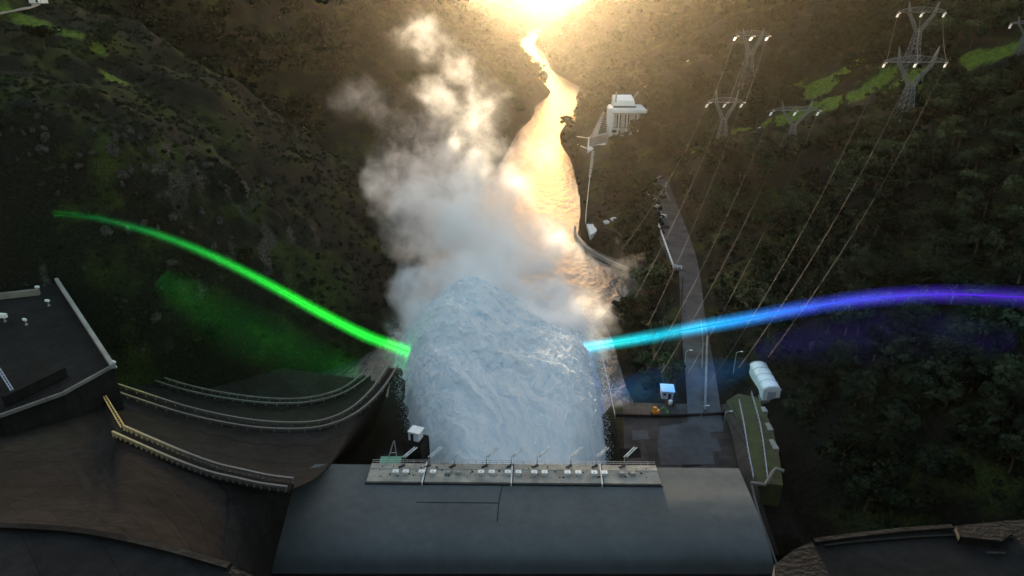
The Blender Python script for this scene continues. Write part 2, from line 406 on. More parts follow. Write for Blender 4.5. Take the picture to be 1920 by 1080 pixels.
# river
def river_mat():
    m, t, n, l = nodes_of("river_water"); b = n["Principled BSDF"]
    b.inputs["Base Color"].default_value = (.02, .028, .026, 1); b.inputs["Roughness"].default_value = .12
    b.inputs["IOR"].default_value = 1.33
    geo = n.new("ShaderNodeNewGeometry"); mp = n.new("ShaderNodeMapping"); mp.inputs["Scale"].default_value = (.5, .22, 1)
    l.new(geo.outputs["Position"], mp.inputs[0])
    nz = n.new("ShaderNodeTexNoise"); nz.inputs["Scale"].default_value = .45; nz.inputs["Detail"].default_value = 6; nz.inputs["Roughness"].default_value = .6
    l.new(mp.outputs[0], nz.inputs["Vector"])
    bp = n.new("ShaderNodeBump"); bp.inputs["Strength"].default_value = .7; bp.inputs["Distance"].default_value = 1.6
    l.new(nz.outputs[0], bp.inputs["Height"]); l.new(bp.outputs[0], b.inputs["Normal"])
    return m
ry = 100*(3400/100)**np.linspace(0, 1, 200)
rl = np.interp(ry, YE, XL) - 8; rr_ = np.interp(ry, YE, XR) + 8
us = np.linspace(0, 1, 14)
rv = np.stack([rl[:, None] + (rr_-rl)[:, None]*us, np.repeat(ry[:, None], 14, 1), np.zeros((200, 14))], -1).reshape(-1, 3)
river = np_mesh("river", rv, grid_faces(200, 14), river_mat(), True); tag(river, "winding river shining in the low sun", None, None, "structure")

# ------------------------------------------------------------------ left side: arch dam, walkways, platform
def resample(pts, n):
    p = np.array(pts, float); seg = np.r_[0, np.cumsum(np.linalg.norm(np.diff(p, axis=0), axis=1))]
    m = len(p); t = np.linspace(0, seg[-1], n)
    # Catmull-Rom through the points
    out = []
    for s in t:
        i = min(max(np.searchsorted(seg, s) - 1, 0), m-2); u = (s-seg[i])/max(seg[i+1]-seg[i], 1e-6)
        p0, p1, p2, p3 = p[max(i-1, 0)], p[i], p[i+1], p[min(i+2, m-1)]
        out.append(.5*((2*p1) + (-p0+p2)*u + (2*p0-5*p1+4*p2-p3)*u*u + (-p0+3*p1-3*p2+p3)*u**3))
    return np.array(out)
W0 = [(213, 682), (330, 727), (450, 752), (560, 758), (640, 740), (690, 706)]
W1 = [(184, 722), (260, 748), (350, 777), (440, 797), (520, 806), (600, 803), (660, 780), (705, 740), (738, 692)]
W2 = [(224, 815), (280, 840), (340, 866), (400, 888), (450, 900), (500, 911), (546, 917)]
w0 = resample([atz(a, b, 10) for a, b in W0], 60)
w1 = resample([atz(a, b, 30) for a, b in W1], 60)
w2 = resample([atz(a, b, 52) for a, b in W2], 60)
dam = empty("arch_dam", (-90, 120, 0), "curved brown concrete arch dam face with tiers of railed walkways on the left bank", "dam")
def place(o, root):
    o.parent = root; o.matrix_parent_inverse = Matrix.Translation(root.location).inverted(); return o
row2 = np.vstack([resample(list(map(tuple, w2)), 46), resample([tuple(w2[-1]), atz(556, 908, 30), atz(590, 882, 14), atz(660, 850, 4)], 15)[1:]])
row3 = resample([atz(300, 1062, 64), atz(360, 1076, 58), atz(420, 1095, 46), atz(470, 1100, 32), atz(480, 1000, 16), atz(500, 940, 3)], 60)
rows = []
foot = w0.copy(); foot[:, 2] = -4; foot[:, 1] += 6
for a, b, k in ((foot, w0, 4), (w0, w1, 14), (w1, row2, 16)):
    for t in np.linspace(0, 1, k, endpoint=False):
        q = a + (b-a)*t
        if a is w0 or a is w1: q[:, 2] -= 5.0*math.sin(math.pi*t)   # the face sags inward between the tiers
        rows.append(q)
rows.append(row2)
dv = np.array(rows); nr, ncx = dv.shape[:2]
dv[..., 2] += .25*fbm(dv[..., 0]/5, dv[..., 1]/5, dv[..., 2]/5, 3)
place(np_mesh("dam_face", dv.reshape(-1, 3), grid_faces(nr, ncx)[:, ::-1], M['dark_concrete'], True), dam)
# unseen main wall of the arch behind the viewpoint, added to cut sky light
aw = []
for zz, off in ((-4, 6), (30, 2), (65, 0), (100, 3), (122, 9)):
    aw.append([(math.sin(a)*(175+off*.3), 78 - math.cos(a)*(115-off), zz) for a in np.linspace(-1.55, 1.55, 60)])
aw = np.array(aw); place(np_mesh("unseen_dam_wall", aw.reshape(-1, 3), grid_faces(5, 60)[:, ::-1], M['dark_concrete'], True), dam)
# brown abutment face
tpx = resample([(-70, 812, 36), (60, 772, 34), (182, 729, 30.5), (203, 768, 40), (226, 813, 50.5), (340, 867, 51), (450, 901, 51), (548, 918, 51)], 64)
bpx = resample([(-70, 985, 66), (60, 991, 66), (180, 1002, 66), (240, 1012, 65), (300, 1026, 62), (380, 1048, 56), (450, 1066, 46), (505, 1092, 34)], 64)
rws = []
for v in np.linspace(0, 1, 30):
    q = tpx+(bpx-tpx)*v
    rws.append([atz(*r) for r in q])
av = np.array(rws); av[..., 2] += .3*fbm(av[..., 0]/4, av[..., 1]/4, 0, 4)
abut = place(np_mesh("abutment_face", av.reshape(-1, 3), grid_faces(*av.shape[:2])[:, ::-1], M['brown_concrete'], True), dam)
def strip_on(a_px, wd, name, m_):
    # a dark weathered gutter lying on the abutment face
    P = []
    for (x, y, z) in a_px: P.append(Vector(atz(x, y, z)))
    mb = MB(); 
    for i in range(len(P)-1): mb.bar(P[i], P[i+1], wd, .25)
    return place(mb.build(name, m_), dam)
def face_pt(px, py):
    # nearest abutment surface sample to a picture position
    X, Y_, D = project(av[..., 0], av[..., 1], av[..., 2]); i = np.argmin((X-px)**2 + (Y_-py)**2); r, c = divmod(int(i), av.shape[1])
    return tuple(av[r, c])
def face_idx(px, py):
    X, Y_, D = project(av[..., 0], av[..., 1], av[..., 2]); return divmod(int(np.argmin((X-px)**2 + (Y_-py)**2)), av.shape[1])
def face_at(r, c):
    r = min(max(r, 0), av.shape[0]-1.001); c = min(max(c, 0), av.shape[1]-1.001); i, j = int(r), int(c); u, v = r-i, c-j
    return (av[i, j]*(1-u)*(1-v) + av[i+1, j]*u*(1-v) + av[i, j+1]*(1-u)*v + av[i+1, j+1]*u*v)
for (pa, pb, wd) in [((104, 768), (262, 985), 1.5), ((144, 752), (250, 880), 1.1), ((62, 800), (200, 980), 1.0), ((182, 748), (238, 850), .6)]:
    ra, rb = face_idx(*pa), face_idx(*pb); L_, R_ = [], []
    for t in np.linspace(0, 1, 40):
        r, c = ra[0]+(rb[0]-ra[0])*t, ra[1]+(rb[1]-ra[1])*t; h_ = .5+.5*wd*(.75+.5*perlin(t*5, wd*3))
        p_ = face_at(r, c) + [0, 0, .05]; L_.append(face_at(r, c-h_*.9)+[0, 0, .06]); R_.append(face_at(r, c+h_*.9)+[0, 0, .06])
    v_ = np.vstack([L_, R_]); i_ = np.arange(39)
    place(np_mesh("drain_stain", v_, np.stack([i_, i_+1, i_+41, i_+40], -1), M['stain'], True), dam)
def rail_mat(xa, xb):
    m, t, n, l = nodes_of("walkway_rail_sun_tint"); b = n["Principled BSDF"]; b.inputs["Roughness"].default_value = .6
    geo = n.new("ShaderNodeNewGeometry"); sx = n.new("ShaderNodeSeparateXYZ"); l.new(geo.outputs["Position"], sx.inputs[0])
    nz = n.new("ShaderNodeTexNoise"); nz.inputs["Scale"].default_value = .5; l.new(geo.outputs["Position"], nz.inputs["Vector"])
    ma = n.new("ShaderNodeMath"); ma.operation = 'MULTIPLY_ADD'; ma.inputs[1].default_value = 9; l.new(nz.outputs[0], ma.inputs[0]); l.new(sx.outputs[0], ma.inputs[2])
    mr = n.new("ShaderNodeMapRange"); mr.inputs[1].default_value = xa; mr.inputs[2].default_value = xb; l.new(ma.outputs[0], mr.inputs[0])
    r = n.new("ShaderNodeValToRGB"); r.color_ramp.elements[0].color = (.62, .46, .18, 1); r.color_ramp.elements[1].color = (.10, .092, .082, 1); r.color_ramp.elements[1].position = .7  # sunlit left ends put into the colour as yellow, fading to grey
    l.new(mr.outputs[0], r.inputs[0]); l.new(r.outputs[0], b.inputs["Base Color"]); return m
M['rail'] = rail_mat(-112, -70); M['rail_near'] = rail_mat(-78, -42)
def walkway(pts, wd, railm, lift=.3, label=None):
    pts = [Vector(p) for p in pts]; n = len(pts); L, R = [], []
    for i in range(n):
        d = (pts[min(i+1, n-1)] - pts[max(i-1, 0)]); d.z = 0; d.normalize(); s = Vector((d.y, -d.x, 0))
        L.append(pts[i] - s*wd/2); R.append(pts[i] + s*wd/2)
    up = Vector((0, 0, 1)); mb = MB()
    o = []
    for i in range(n): o += [L[i]+up*lift, R[i]+up*lift, R[i]+up*(lift-.6), L[i]+up*(lift-.6)]
    F = []
    for i in range(n-1):
        for k in range(4): F.append((i*4+k, i*4+(k+1) % 4, i*4+4+(k+1) % 4, i*4+4+k))
    F += [(0, 3, 2, 1), (4*n-4, 4*n-3, 4*n-2, 4*n-1)]
    mb.add([tuple(p) for p in o], F)
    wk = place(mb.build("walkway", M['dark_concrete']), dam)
    if label: wk['label'] = label
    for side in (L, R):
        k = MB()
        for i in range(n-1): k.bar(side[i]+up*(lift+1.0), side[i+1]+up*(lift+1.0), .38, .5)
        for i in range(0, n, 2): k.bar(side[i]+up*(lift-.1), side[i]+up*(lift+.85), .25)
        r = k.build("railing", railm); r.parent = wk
        r.matrix_parent_inverse = wk.matrix_parent_inverse @ Matrix()
        r.matrix_parent_inverse = Matrix()
    return wk
walkway(w0, 2.6, M['railc'], label="dim far upper walkway along the hillside")
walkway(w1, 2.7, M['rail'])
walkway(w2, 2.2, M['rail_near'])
lad = MB(); a, b = Vector(atz(185, 724, 31.5)), Vector(atz(230, 800, 52))
sd_ = (b-a).normalized().cross(Vector((0, 0, 1))).normalized()*.3
for s in (-1, 1): lad.bar(a+sd_*s, b+sd_*s, .22)
for i in range(1, 22):
    q = a+(b-a)*i/22; lad.bar(q-sd_, q+sd_, .12)
place(lad.build("ladder", M['yellow']), dam)
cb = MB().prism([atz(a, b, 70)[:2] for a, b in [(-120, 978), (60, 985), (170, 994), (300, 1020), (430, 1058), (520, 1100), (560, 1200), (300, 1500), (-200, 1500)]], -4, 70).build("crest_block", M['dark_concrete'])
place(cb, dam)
led = MB()
P = resample([atz(-120, 984, 70.2), atz(60, 991, 70.2), atz(170, 1001, 70.2), atz(300, 1028, 70.2), atz(430, 1064, 70.2)], 20)
for i in range(len(P)-1): led.bar(P[i], P[i+1], .8, .7)
place(led.build("crest_kerb", M['brown_concrete']), dam)

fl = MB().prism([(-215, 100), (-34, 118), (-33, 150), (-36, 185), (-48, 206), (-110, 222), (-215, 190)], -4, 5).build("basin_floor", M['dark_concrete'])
tag(fl, "dark concrete floor between the dam face and the river", None, None, "structure")

# platform (left abutment top) with kerbs, pipe and lamps
plat = empty("abutment_platform", (-150, 160, 0), "dark concrete platform with pale parapet at the left edge above the dam", "platform")
poly = [atz(a, b, 44)[:2] for a, b in [(-160, 420), (0, 425), (62, 470), (92, 500), (213, 688), (120, 740), (0, 785), (-160, 800)]]
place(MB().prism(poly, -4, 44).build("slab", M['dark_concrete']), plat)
place(MB().bar(atz(90, 500, 44.9), atz(212, 687, 44.9), 1.0, 1.1).build("parapet", M['tread']), plat)
place(MB().bar(atz(212, 686, 44.6), atz(118, 738, 44.6), .55, .8).bar(atz(118, 738, 44.6), atz(0, 780, 44.6), .55, .8).build("edge_kerb", M['railc']), plat)
place(MB().bar(atz(52, 508, 44.4), atz(90, 499, 44.4), .35, .5).build("edge_kerb", M['railc']), plat)
def slabwall(p, q, z, wd, h, m, name, label, cat="wall", group=None):
    a, b = Vector(atz(*p, z)), Vector(atz(*q, z)); o = MB().bar(a-Vector((0, 0, 0)), b, wd, h).build(name, m); return tag(o, label, cat, group)
slabwall((-40, 532), (46, 466), 45.2, 1.3, 2.2, M['railc'], "low_wall", "pale low wall slanting up to the corner of the dark left platform", group="low walls on the left platform")
slabwall((-60, 470), (28, 466), 45.0, 1.2, 1.8, M['railc'], "low_wall", "short pale wall at the left frame edge above the slanting low wall", group="low walls on the left platform")
slabwall((-60, 562), (74, 547), 45.0, 1.3, 1.8, M['railc'], "low_wall", "long pale wall crossing the left platform below the slanting wall", group="low walls on the left platform")
slabwall((8, 752), (122, 697), 45.4, 1.2, 2.6, M['dark_concrete'], "low_wall", "dark mottled wall near the bottom corner of the left platform", group="low walls on the left platform")
lad = MB(); a, b = Vector(atz(-6, 690, 48)), Vector(atz(24, 738, 45)); lad.bar(a, b, .25, .25).bar(a+Vector((.7, 0, 0)), b+Vector((.7, 0, 0)), .2, .2)
for i in range(1, 10):
    q = a+(b-a)*i/10; lad.bar(q, q+Vector((.7, 0, 0)), .1)
tag(lad.build("ladder", M['steel']), "thin pale ladder leaning on the dark wall at the left frame edge", "ladder")
def fitting(px, py, z, r, label, ring=False):
    p = atz(px, py, z); o = empty("floodlight", p, label, "floodlight", "small white floodlights on the left platform")
    MB().box((0, 0, .25), (.6, .6, .5), .3, .08).build("base", M['steel'], o)
    MB().bar((0, 0, .5), (0, 0, 1.5), .16).build("post", M['steel'], o)
    h = MB(); h.box((0, -.1, 1.5+r*.5), (r*1.7, r*.8, r*1.1), random.uniform(-.5, .5), .12); h.build("lamp_head", M['white'], o)
    return o
for px, py, r, lb in [(10, 604, 1.2, "large white floodlight beside the left frame edge on the dark yard"), (22, 534, .9, "white floodlight between the two pale walls on the left platform"),
                      (10, 518, .6, "small floodlight touching the slanting pale wall"), (50, 610, .7, "low floodlight to the right of the brightest floodlight"),
                      (73, 548, .7, "floodlight at the end of the long pale wall"), (92, 574, .7, "floodlight on the platform edge below the long pale wall"),
                      (33, 440, .6, "topmost small floodlight at the left platform corner"), (44, 464, .7, "floodlight on the tip of the slanting wall"), (217, 690, .6, "small floodlight where the pale parapet meets the curved walkway")]:
    fitting(px, py, 44, r, lb)

# ------------------------------------------------------------------ power station with the spillway roof
ps = empty("power_station", (0, 105, 0), "grey vaulted power station roof with pale gate deck in front of the water jet", "power station")
Lp = resample([atz(591, 870, 35.5), atz(562, 893, 35.6), atz(530, 930, 35.7), atz(509, 970, 35.6), atz(499, 1010, 35.1), atz(497, 1045, 33.9), atz(497, 1075, 31.5)], 40)
Rp = resample([atz(1385, 878, 35.5), atz(1400, 912, 35.6), atz(1415, 947, 35.7), atz(1430, 985, 35.6), atz(1441, 1020, 35.1), atz(1449, 1050, 33.9), atz(1455, 1076, 31.5)], 40)
us = np.linspace(0, 1, 70)[None, :, None]
rf = Lp[:, None, :]*(1-us) + Rp[:, None, :]*us
rf[..., 2] += .05*perlin(rf[..., 0]/7, rf[..., 1]/7)
place(np_mesh("roof", rf.reshape(-1, 3), grid_faces(40, 70)[:, ::-1], M['roof'], True), ps)
def skirt(line, name, m_, z=-4):
    b = line.copy(); b[:, 2] = z; v = np.vstack([line - [0, 0, .02], b]); n = len(line)
    i = np.arange(n-1); return place(np_mesh(name, v, np.stack([i, i+1, i+1+n, i+n], -1), m_), ps)
skirt(Lp, "end_wall", M['dark_concrete']); skirt(Rp, "end_wall", M['dark_concrete'])
skirt(rf[0], "front_wall", M['dark_concrete']); skirt(rf[-1], "back_wall", M['dark_concrete'])
for lst, nm in ((rf[-1], "eaves_kerb"),):
    k = MB()
    for i in range(0, 69, 3): k.bar(lst[i]+[0, -.2, -.25], lst[min(i+3, 69)]+[0, -.2, -.25], .5, .5)
    place(k.build(nm, M['dark_concrete']), ps)
def roofpt(px, py):
    X, Y_, D = project(rf[..., 0], rf[..., 1], rf[..., 2]); i = np.argmin((X-px)**2+(Y_-py)**2); return Vector(rf.reshape(-1, 3)[i])
k = MB(); js = 32
for i in range(9, 24): k.bar(rf[i, js]+[0, 0, .04], rf[i+1, js]+[0, 0, .04], .14, .12)
place(k.build("roof_seam", M['dark_concrete']), ps)
k = MB()
for j in range(20, 32): k.bar(rf[17, j]+[0, 0, .03], rf[17, j+1]+[0, 0, .03], .1, .1)
place(k.build("roof_seam", M['dark_concrete']), ps)
DZ = 36.2
dl, dr_ = -30.4, 31.0; y0, y1 = 114.2, 120.2; SK = -.013
def dk(x, y, z): return (x, y + SK*x, z)
dpoly = [dk(dl, y0, 0)[:2], dk(dr_, y0, 0)[:2], dk(dr_, y1, 0)[:2], dk(dl, y1, 0)[:2]]
place(MB().prism(dpoly, 33, DZ).build("gate_deck", M['deck']), ps)
place(MB().prism([dk(dl-.3, y0-.35, 0)[:2], dk(dr_+.3, y0-.35, 0)[:2], dk(dr_+.3, y0-.02, 0)[:2], dk(dl-.3, y0-.02, 0)[:2]], 33, DZ-.35).build("deck_gutter", M['dark']), ps)
for px in (800, 961, 1125):
    x = (px-960)/FPX*147.5
    place(MB().prism([dk(x-.42, y0-.5, 0)[:2], dk(x-.14, y0-.5, 0)[:2], dk(x+.1, y1+.25, 0)[:2], dk(x-.18, y1+.25, 0)[:2]], 34, DZ+.22).build("joint_cover", M['white_wall']), ps)
    place(MB().prism([dk(x-.1, y0-.45, 0)[:2], dk(x+.12, y0-.45, 0)[:2], dk(x+.36, y1+.2, 0)[:2], dk(x+.14, y1+.2, 0)[:2]], 34, DZ+.06).build("joint_gap", M['dark']), ps)
place(MB().bar(dk(dl, y1-1.9, DZ+.04), dk(dr_, y1-1.9, DZ+.04), .12, .1).build("cable_duct", M['tread']), ps)
k = MB()
for x in np.linspace(dl+.3, dr_-.3, 42): k.bar(dk(x, y1-.15, DZ), dk(x, y1-.15, DZ+1.0), .06)
for z in (.55, 1.0): k.bar(dk(dl+.3, y1-.15, DZ+z), dk(dr_-.3, y1-.15, DZ+z), .06)
place(k.build("deck_railing", M['steel']), ps)
k = MB()
for i in range(70):
    x = random.uniform(dl+1, dr_-1); k.box(dk(x, random.uniform(y0+1.5, y1-.6), DZ+.05), (random.uniform(.1, .5), random.uniform(.1, .4), .1), random.uniform(0, 3))
place(tag(k.build("grime", M['stain']), kind="stuff"), ps)
# boxes on the deck
ORD = ["leftmost", "second", "third", "fourth", "fifth", "sixth", "seventh", "eighth", "ninth", "tenth", "eleventh", "twelfth", "thirteenth", "fourteenth", "fifteenth", "sixteenth", "seventeenth", "rightmost"]
bx = [742, 761, 791, 812, 840, 860, 902, 922, 952, 972, 1002, 1021, 1064, 1084, 1114, 1133, 1166, 1186]
for i, px in enumerate(bx):
    p = atz(px, 889 + (px-960)*.006, DZ)
    o = empty("hatch_box", p, f"small white square hatch box, {ORD[i]} along the row on the pale gate deck" if i in (0, 17) else f"small white square hatch box, {ORD[i]} from the left in the row on the gate deck", "hatch box", "white hatch boxes in a row on the gate deck")
    grey = i in (4, 5, 16, 17)
    MB().box((0, 0, .3), (1.15, 1.0, .6), 0, .05).build("body", M['grey_wall' if grey else 'white_wall'], o)
    MB().box((0, 0, .66), (1.28, 1.12, .11), 0, .03).build("lid", M['tread' if grey else 'white'], o)
    MB().box((0, -.1, .735), (.3, .26, .04)).build("handle", M['steel'], o)
lx = [770, 818, 865, 925, 972, 1020, 1083, 1131, 1183]
for i, px in enumerate(lx):
    p = atz(px-13, 873, DZ)
    o = empty("twin_bar_lamp", p, f"slender deck lamp with two slanted parallel bars, {ORD[i] if i < 8 else 'rightmost'} " + ("of the row along the water" if i in (0, 8) else "from the left along the water edge"), "deck lamp", "twin bar lamps along the water side of the gate deck")
    MB().box((0, 0, .12), (.6, .6, .24), 0, .05).build("base", M['dark'], o); MB().box((-.6, -.5, .12), (.9, .35, .25), .6).build("dark_block", M['dark'], o)  # base plus a small dark block beside it
    MB().tube([(0, 0, .2), (0, 0, 1.6), (.25, .3, 2.6)], [.11, .08, .06], 8).build("post", M['steel'], o)
    for s in (-.26, .26):
        MB().bar((.1+s, .1-s*.3, 2.1), (2.6+s, 2.0-s*.3, 3.35), .17, .17).build("lamp_bar", M['white'], o)
    MB().bar((.3, -.1, 2.35), (.85, .75, 2.5), .12).build("crossbar", M['steel'], o); MB().bar((1.9, 1.2, 3.0), (2.4, 1.9, 3.1), .1).build("crossbar", M['steel'], o)
# green gantry crate and white kiosk left of the jet
p = atz(731, 868, 36); o = empty("green_container", (p[0], 121.6, 33.0), "green steel container with derrick legs at the left end of the gate deck", "container")
MB().box((0, 0, 1.6), (4.4, 2.6, 2.8), 0, .12).build("body", M['green'], o)
MB().box((0, 0, 3.08), (4.6, 2.8, .16), 0, .04).build("lid", M['green'], o)
MB().bar((-.6, .3, 3.1), (.8, 1.6, 7.2), .16).bar((1.4, .3, 3.1), (.9, 1.6, 7.2), .16).bar((-.1, .75, 4.6), (1.25, .75, 4.6), .1).build("derrick", M['steel'], o)
MB().box((0, 0, -18.5), (5.2, 3.4, 37.4)).build("pier", M['dark_concrete'], o)
p = atz(780, 822, 31); o = empty("white_kiosk", p, "tilted white flat roofed kiosk on a dark pier left of the water jet", "kiosk"); o.rotation_euler = (0, 0, -.35)
MB().box((0, 0, 1.2), (2.7, 2.4, 2.4), 0, .05).build("wall", M['white_wall'], o)
MB().box((.15, 0, 2.5), (3.2, 2.9, .22), 0, .05).build("roof", M['white'], o)
MB().box((-.4, -1.23, 1.0), (.8, .06, 1.9)).build("door", M['dark'], o)
MB().box((-1.38, 0, 1.5), (.06, 1.0, .8)).build("window", M['glass'], o)
MB().box((0, 0, -17), (4.6, 4.6, 34), 0, .2).build("pier", M['dark_concrete'], o)
rv = MB()
for (x, y, r, z) in [(-24, 127, 3.2, 29), (-27, 131, 3.5, 28), (-21.5, 125, 2.0, 31), (-29, 136, 4.0, 25)]:
    rv.prism([(x+r*math.cos(t)*random.uniform(.8, 1.15), y+r*math.sin(t)*random.uniform(.8, 1.15)) for t in np.linspace(0, 2*math.pi, 9)[:-1]], -4, z)
tag(rv.build("side_pier", M['dark_concrete']), "dark stepped concrete pier beside the foot of the water jet", "pier")
tw = MB().prism([atz(735, 690, 12)[:2], atz(752, 690, 12)[:2], atz(788, 790, 12)[:2], atz(800, 860, 12)[:2], atz(700, 870, 12)[:2], atz(720, 800, 12)[:2]], -4, 12)
tag(tw.build("training_wall", M['dark_concrete']), "dark sloping training wall along the left side of the water jet", "wall")
# right-hand abutment in the bottom corner
ra = empty("concrete_abutment", (75, 66, 0), "brown weathered concrete abutment in the bottom right corner of the picture", "abutment")
tp = [atz(a, b, 60)[:2] for a, b in [(1452, 1058), (1490, 1030), (1530, 1012), (1600, 1003), (1700, 992), (1790, 986), (1900, 975), (2100, 965), (2100, 1300), (1460, 1300)]]
place(MB().prism(tp, -4, 60).build("block", M['dark_concrete']), ra)
k = MB(); P = resample([atz(a, b, 60.3) for a, b in [(1526, 1016), (1600, 1006), (1700, 995), (1785, 989)]], 14)
for i in range(13): k.bar(P[i], P[i+1], .7, .6)
place(k.build("coping", M['brown_concrete']), ra)
k = MB(); P = resample([atz(a, b, 60.2) for a, b in [(1545, 1024), (1640, 1014), (1780, 1005), (1900, 1010)]], 14)
for i in range(13): k.bar(P[i], P[i+1], .25, .4)
place(k.build("ledge", M['stain']), ra)
k = MB().prism([atz(a, b, 61.3)[:2] for a, b in [(1792, 988), (1892, 975), (1898, 1000), (1878, 1015), (1858, 1012), (1800, 1006)]], 60.01, 61.3)
place(k.build("raised_block", M['brown_concrete']), ra)
place(MB().bar(atz(1850, 1037, 60.2), atz(1884, 1038, 60.2), .25, .3).build("step_edge", M['yard']), ra)
# ------------------------------------------------------------------ right bank: yard, road, small buildings
def sheet(name, left, right, m_, label, z=None, nsub=60):
    a = resample(left, nsub); b = resample(right, nsub); us = np.linspace(0, 1, 7)[None, :, None]
    v = a[:, None]*(1-us)+b[:, None]*us
    o = np_mesh(name, v.reshape(-1, 3), grid_faces(nsub, 7), m_, False); tag(o, label, None, None, "structure"); return o
zr_ = 18.29 + 1.45*smooth(RY, 172, 208)
rl_ = [(RX[i]-4.6 + np.interp(RY[i], [160, 260], [-1.0, 0]), RY[i], zr_[i]) for i in range(len(RX))]
rr2 = [(RX[i]+4.2, RY[i], zr_[i]) for i in range(len(RX))]
sheet("road", rr2, rl_, M['asphalt'], "narrow asphalt road climbing along the right bank")
yp = [(24, 121), atz(1428, 905, 18.2)[:2], atz(1396, 890, 18.2)[:2], atz(1374, 790, 18.2)[:2], (61, 171), (33, 172), (30, 150)]
tag(MB().prism(yp, -4, 18.2).build("yard", M['yard']), "worn concrete yard right of the water jet", None, None, "structure")
o = MB().prism([atz(a, b, 18.25)[:2] for a, b in [(1238, 800), (1300, 790), (1330, 800), (1340, 870), (1240, 872), (1232, 835)]], 18, 18.26).build("yard_slab", M['asphalt'])
tag(o, "paler resurfaced slab in the yard", None, None, "structure")
def wallbar(pts, z, wd, h, m, name, label, cat, group=None):
    P = resample([atz(a, b, z) if not isinstance(z, (list, tuple)) else atz(a, b, z[i]) for i, (a, b) in enumerate(pts)], max(2, len(pts)*5))
    k = MB()
    for i in range(len(P)-1): k.bar(P[i], P[i+1], wd, h)
    return tag(k.build(name, m), label, cat, group)
wallbar([(1152, 778), (1250, 780), (1368, 775)], 18.6, .5, .9, M['dark_concrete'], "parapet_wall", "low dark wall across the far side of the yard", "wall")
def fence(pts, zs, name, label, h=1.1, post=2.5, m_=None, cat="fence", rails=(.5, 1.0), group=None, w_=.09):
    m_ = m_ or M['steel']
    P0 = [atz(a, b, zs[i] if isinstance(zs, (list, tuple)) else zs) for i, (a, b) in enumerate(pts)]
    Ln = sum((Vector(P0[i+1])-Vector(P0[i])).length for i in range(len(P0)-1)); n = max(3, int(Ln/post)+1)
    P = resample(P0, n); root = empty(name, tuple(P[0]), label, cat, group)
    for r in rails:
        k = MB()
        for i in range(n-1): k.bar(P[i]-P[0]+[0, 0, r*h], P[i+1]-P[0]+[0, 0, r*h], w_)
        k.build("rail", m_, root)
    for p in P: MB().bar(p-P[0], p-P[0]+[0, 0, h], w_*1.1).build("post", m_, root)
    return root
fence([(1127, 668), (1140, 720), (1153, 785)], 18.2, "railing", "thin steel railing along the yard edge beside the water", 1.2, 2.5)
fence([(1212, 357), (1225, 396), (1240, 440), (1262, 502)], 20.2, "guard_rail", "pale double guard rail on the river side of the road platform", 1.6, 3.0, M['white'], w_=.22)
fence([(1262, 502), (1278, 504)], 20.2, "guard_rail", "short guard rail closing the near end of the road platform", 1.4, 2.0, M['white'], w_=.18)
plp = [atz(a, b, 20.0)[:2] for a, b in [(1211, 358), (1232, 352), (1262, 420), (1280, 480), (1284, 506), (1262, 505), (1238, 442)]]
tag(MB().prism(plp, 6, 20.0).build("road_platform", M['asphalt']), "concrete platform beside the road above the river", "platform")
k = random.Random(4)
for i in range(7):
    t = .05+.3*k.random(); px = 1216+(1262-1216)*t+k.uniform(4, 16); py = 362+140*t
    p = atz(px, py, 20); o = empty("crate", p, ["grey crate nearest the far end of the road platform", "small grey crate close to the guard rail on the road platform", "pale crate in the middle of the stacked supplies by the road", "long grey crate among the supplies on the road platform", "tallest crate among the supplies on the road platform", "crate standing closest to the asphalt beside the platform", "nearest pale crate of the supplies on the platform"][i], "crate", "crates stored on the road platform")
    s = (k.uniform(1.2, 3), k.uniform(1.2, 3), k.uniform(.8, 1.8))
    MB().box((0, 0, s[2]/2), s, k.uniform(0, 1), .06).build("body", M['grey_wall'], o)
    MB().box((0, 0, s[2]+.05), (s[0]*1.03, s[1]*1.03, .1), 0).build("lid", M['white_wall'], o)
wallbar([(1322, 770), (1324, 700), (1326, 630)], [18.6, 20.4, 20.4], .6, 1.0, M['concrete'], "road_barrier", "pale concrete barrier along the right side of the lower road", "barrier")
wallbar([(1316, 690), (1318, 640), (1314, 600)], [20.3, 20.3, 20.3], .25, .5, M['concrete'], "road_kerb", "thin kerb between the barrier and the asphalt", "kerb")
wallbar([(1280, 520), (1276, 600), (1268, 700), (1262, 760)], [20.1, 20.1, 20.0, 19.0], .4, .6, M['dark_concrete'], "road_kerb", "dark kerb on the river side of the lower road", "kerb")
wallbar([(1228, 352), (1227, 342), (1232, 334), (1244, 329)], [20.4]*4, .9, .8, M['concrete'], "bend_wall", "pale curved wall where the road bends out of sight", "wall")
wallbar([(1249, 343), (1248, 358), (1256, 378)], [21, 21, 21], .7, 1.0, M['concrete'], "slope_wall", "short pale wall on the uphill side of the road bend", "wall")
for i, (px, py, sx1, sy1) in enumerate([(1180, 850, 3.2, 2.2), (1200, 815, 2.4, 2.4), (1290, 855, 2.6, 5.0), (1335, 835, 2.2, 3.0)]):
    p = atz(px, py, 18.24); o = MB().prism([(p[0]-sx1, p[1]-sy1), (p[0]+sx1*.9, p[1]-sy1*.8), (p[0]+sx1, p[1]+sy1), (p[0]-sx1*.8, p[1]+sy1*.9)], 18.0, 18.225+.004*i).build("patched_slab", M['asphalt' if i % 2 else 'dark_concrete'])
    tag(o, ["dark patched slab at the left of the yard near the deck", "pale patch in the yard below the far wall", "long dark patch in the middle of the yard", "pale patch at the right side of the yard"][i], "slab", "patched slabs in the yard")
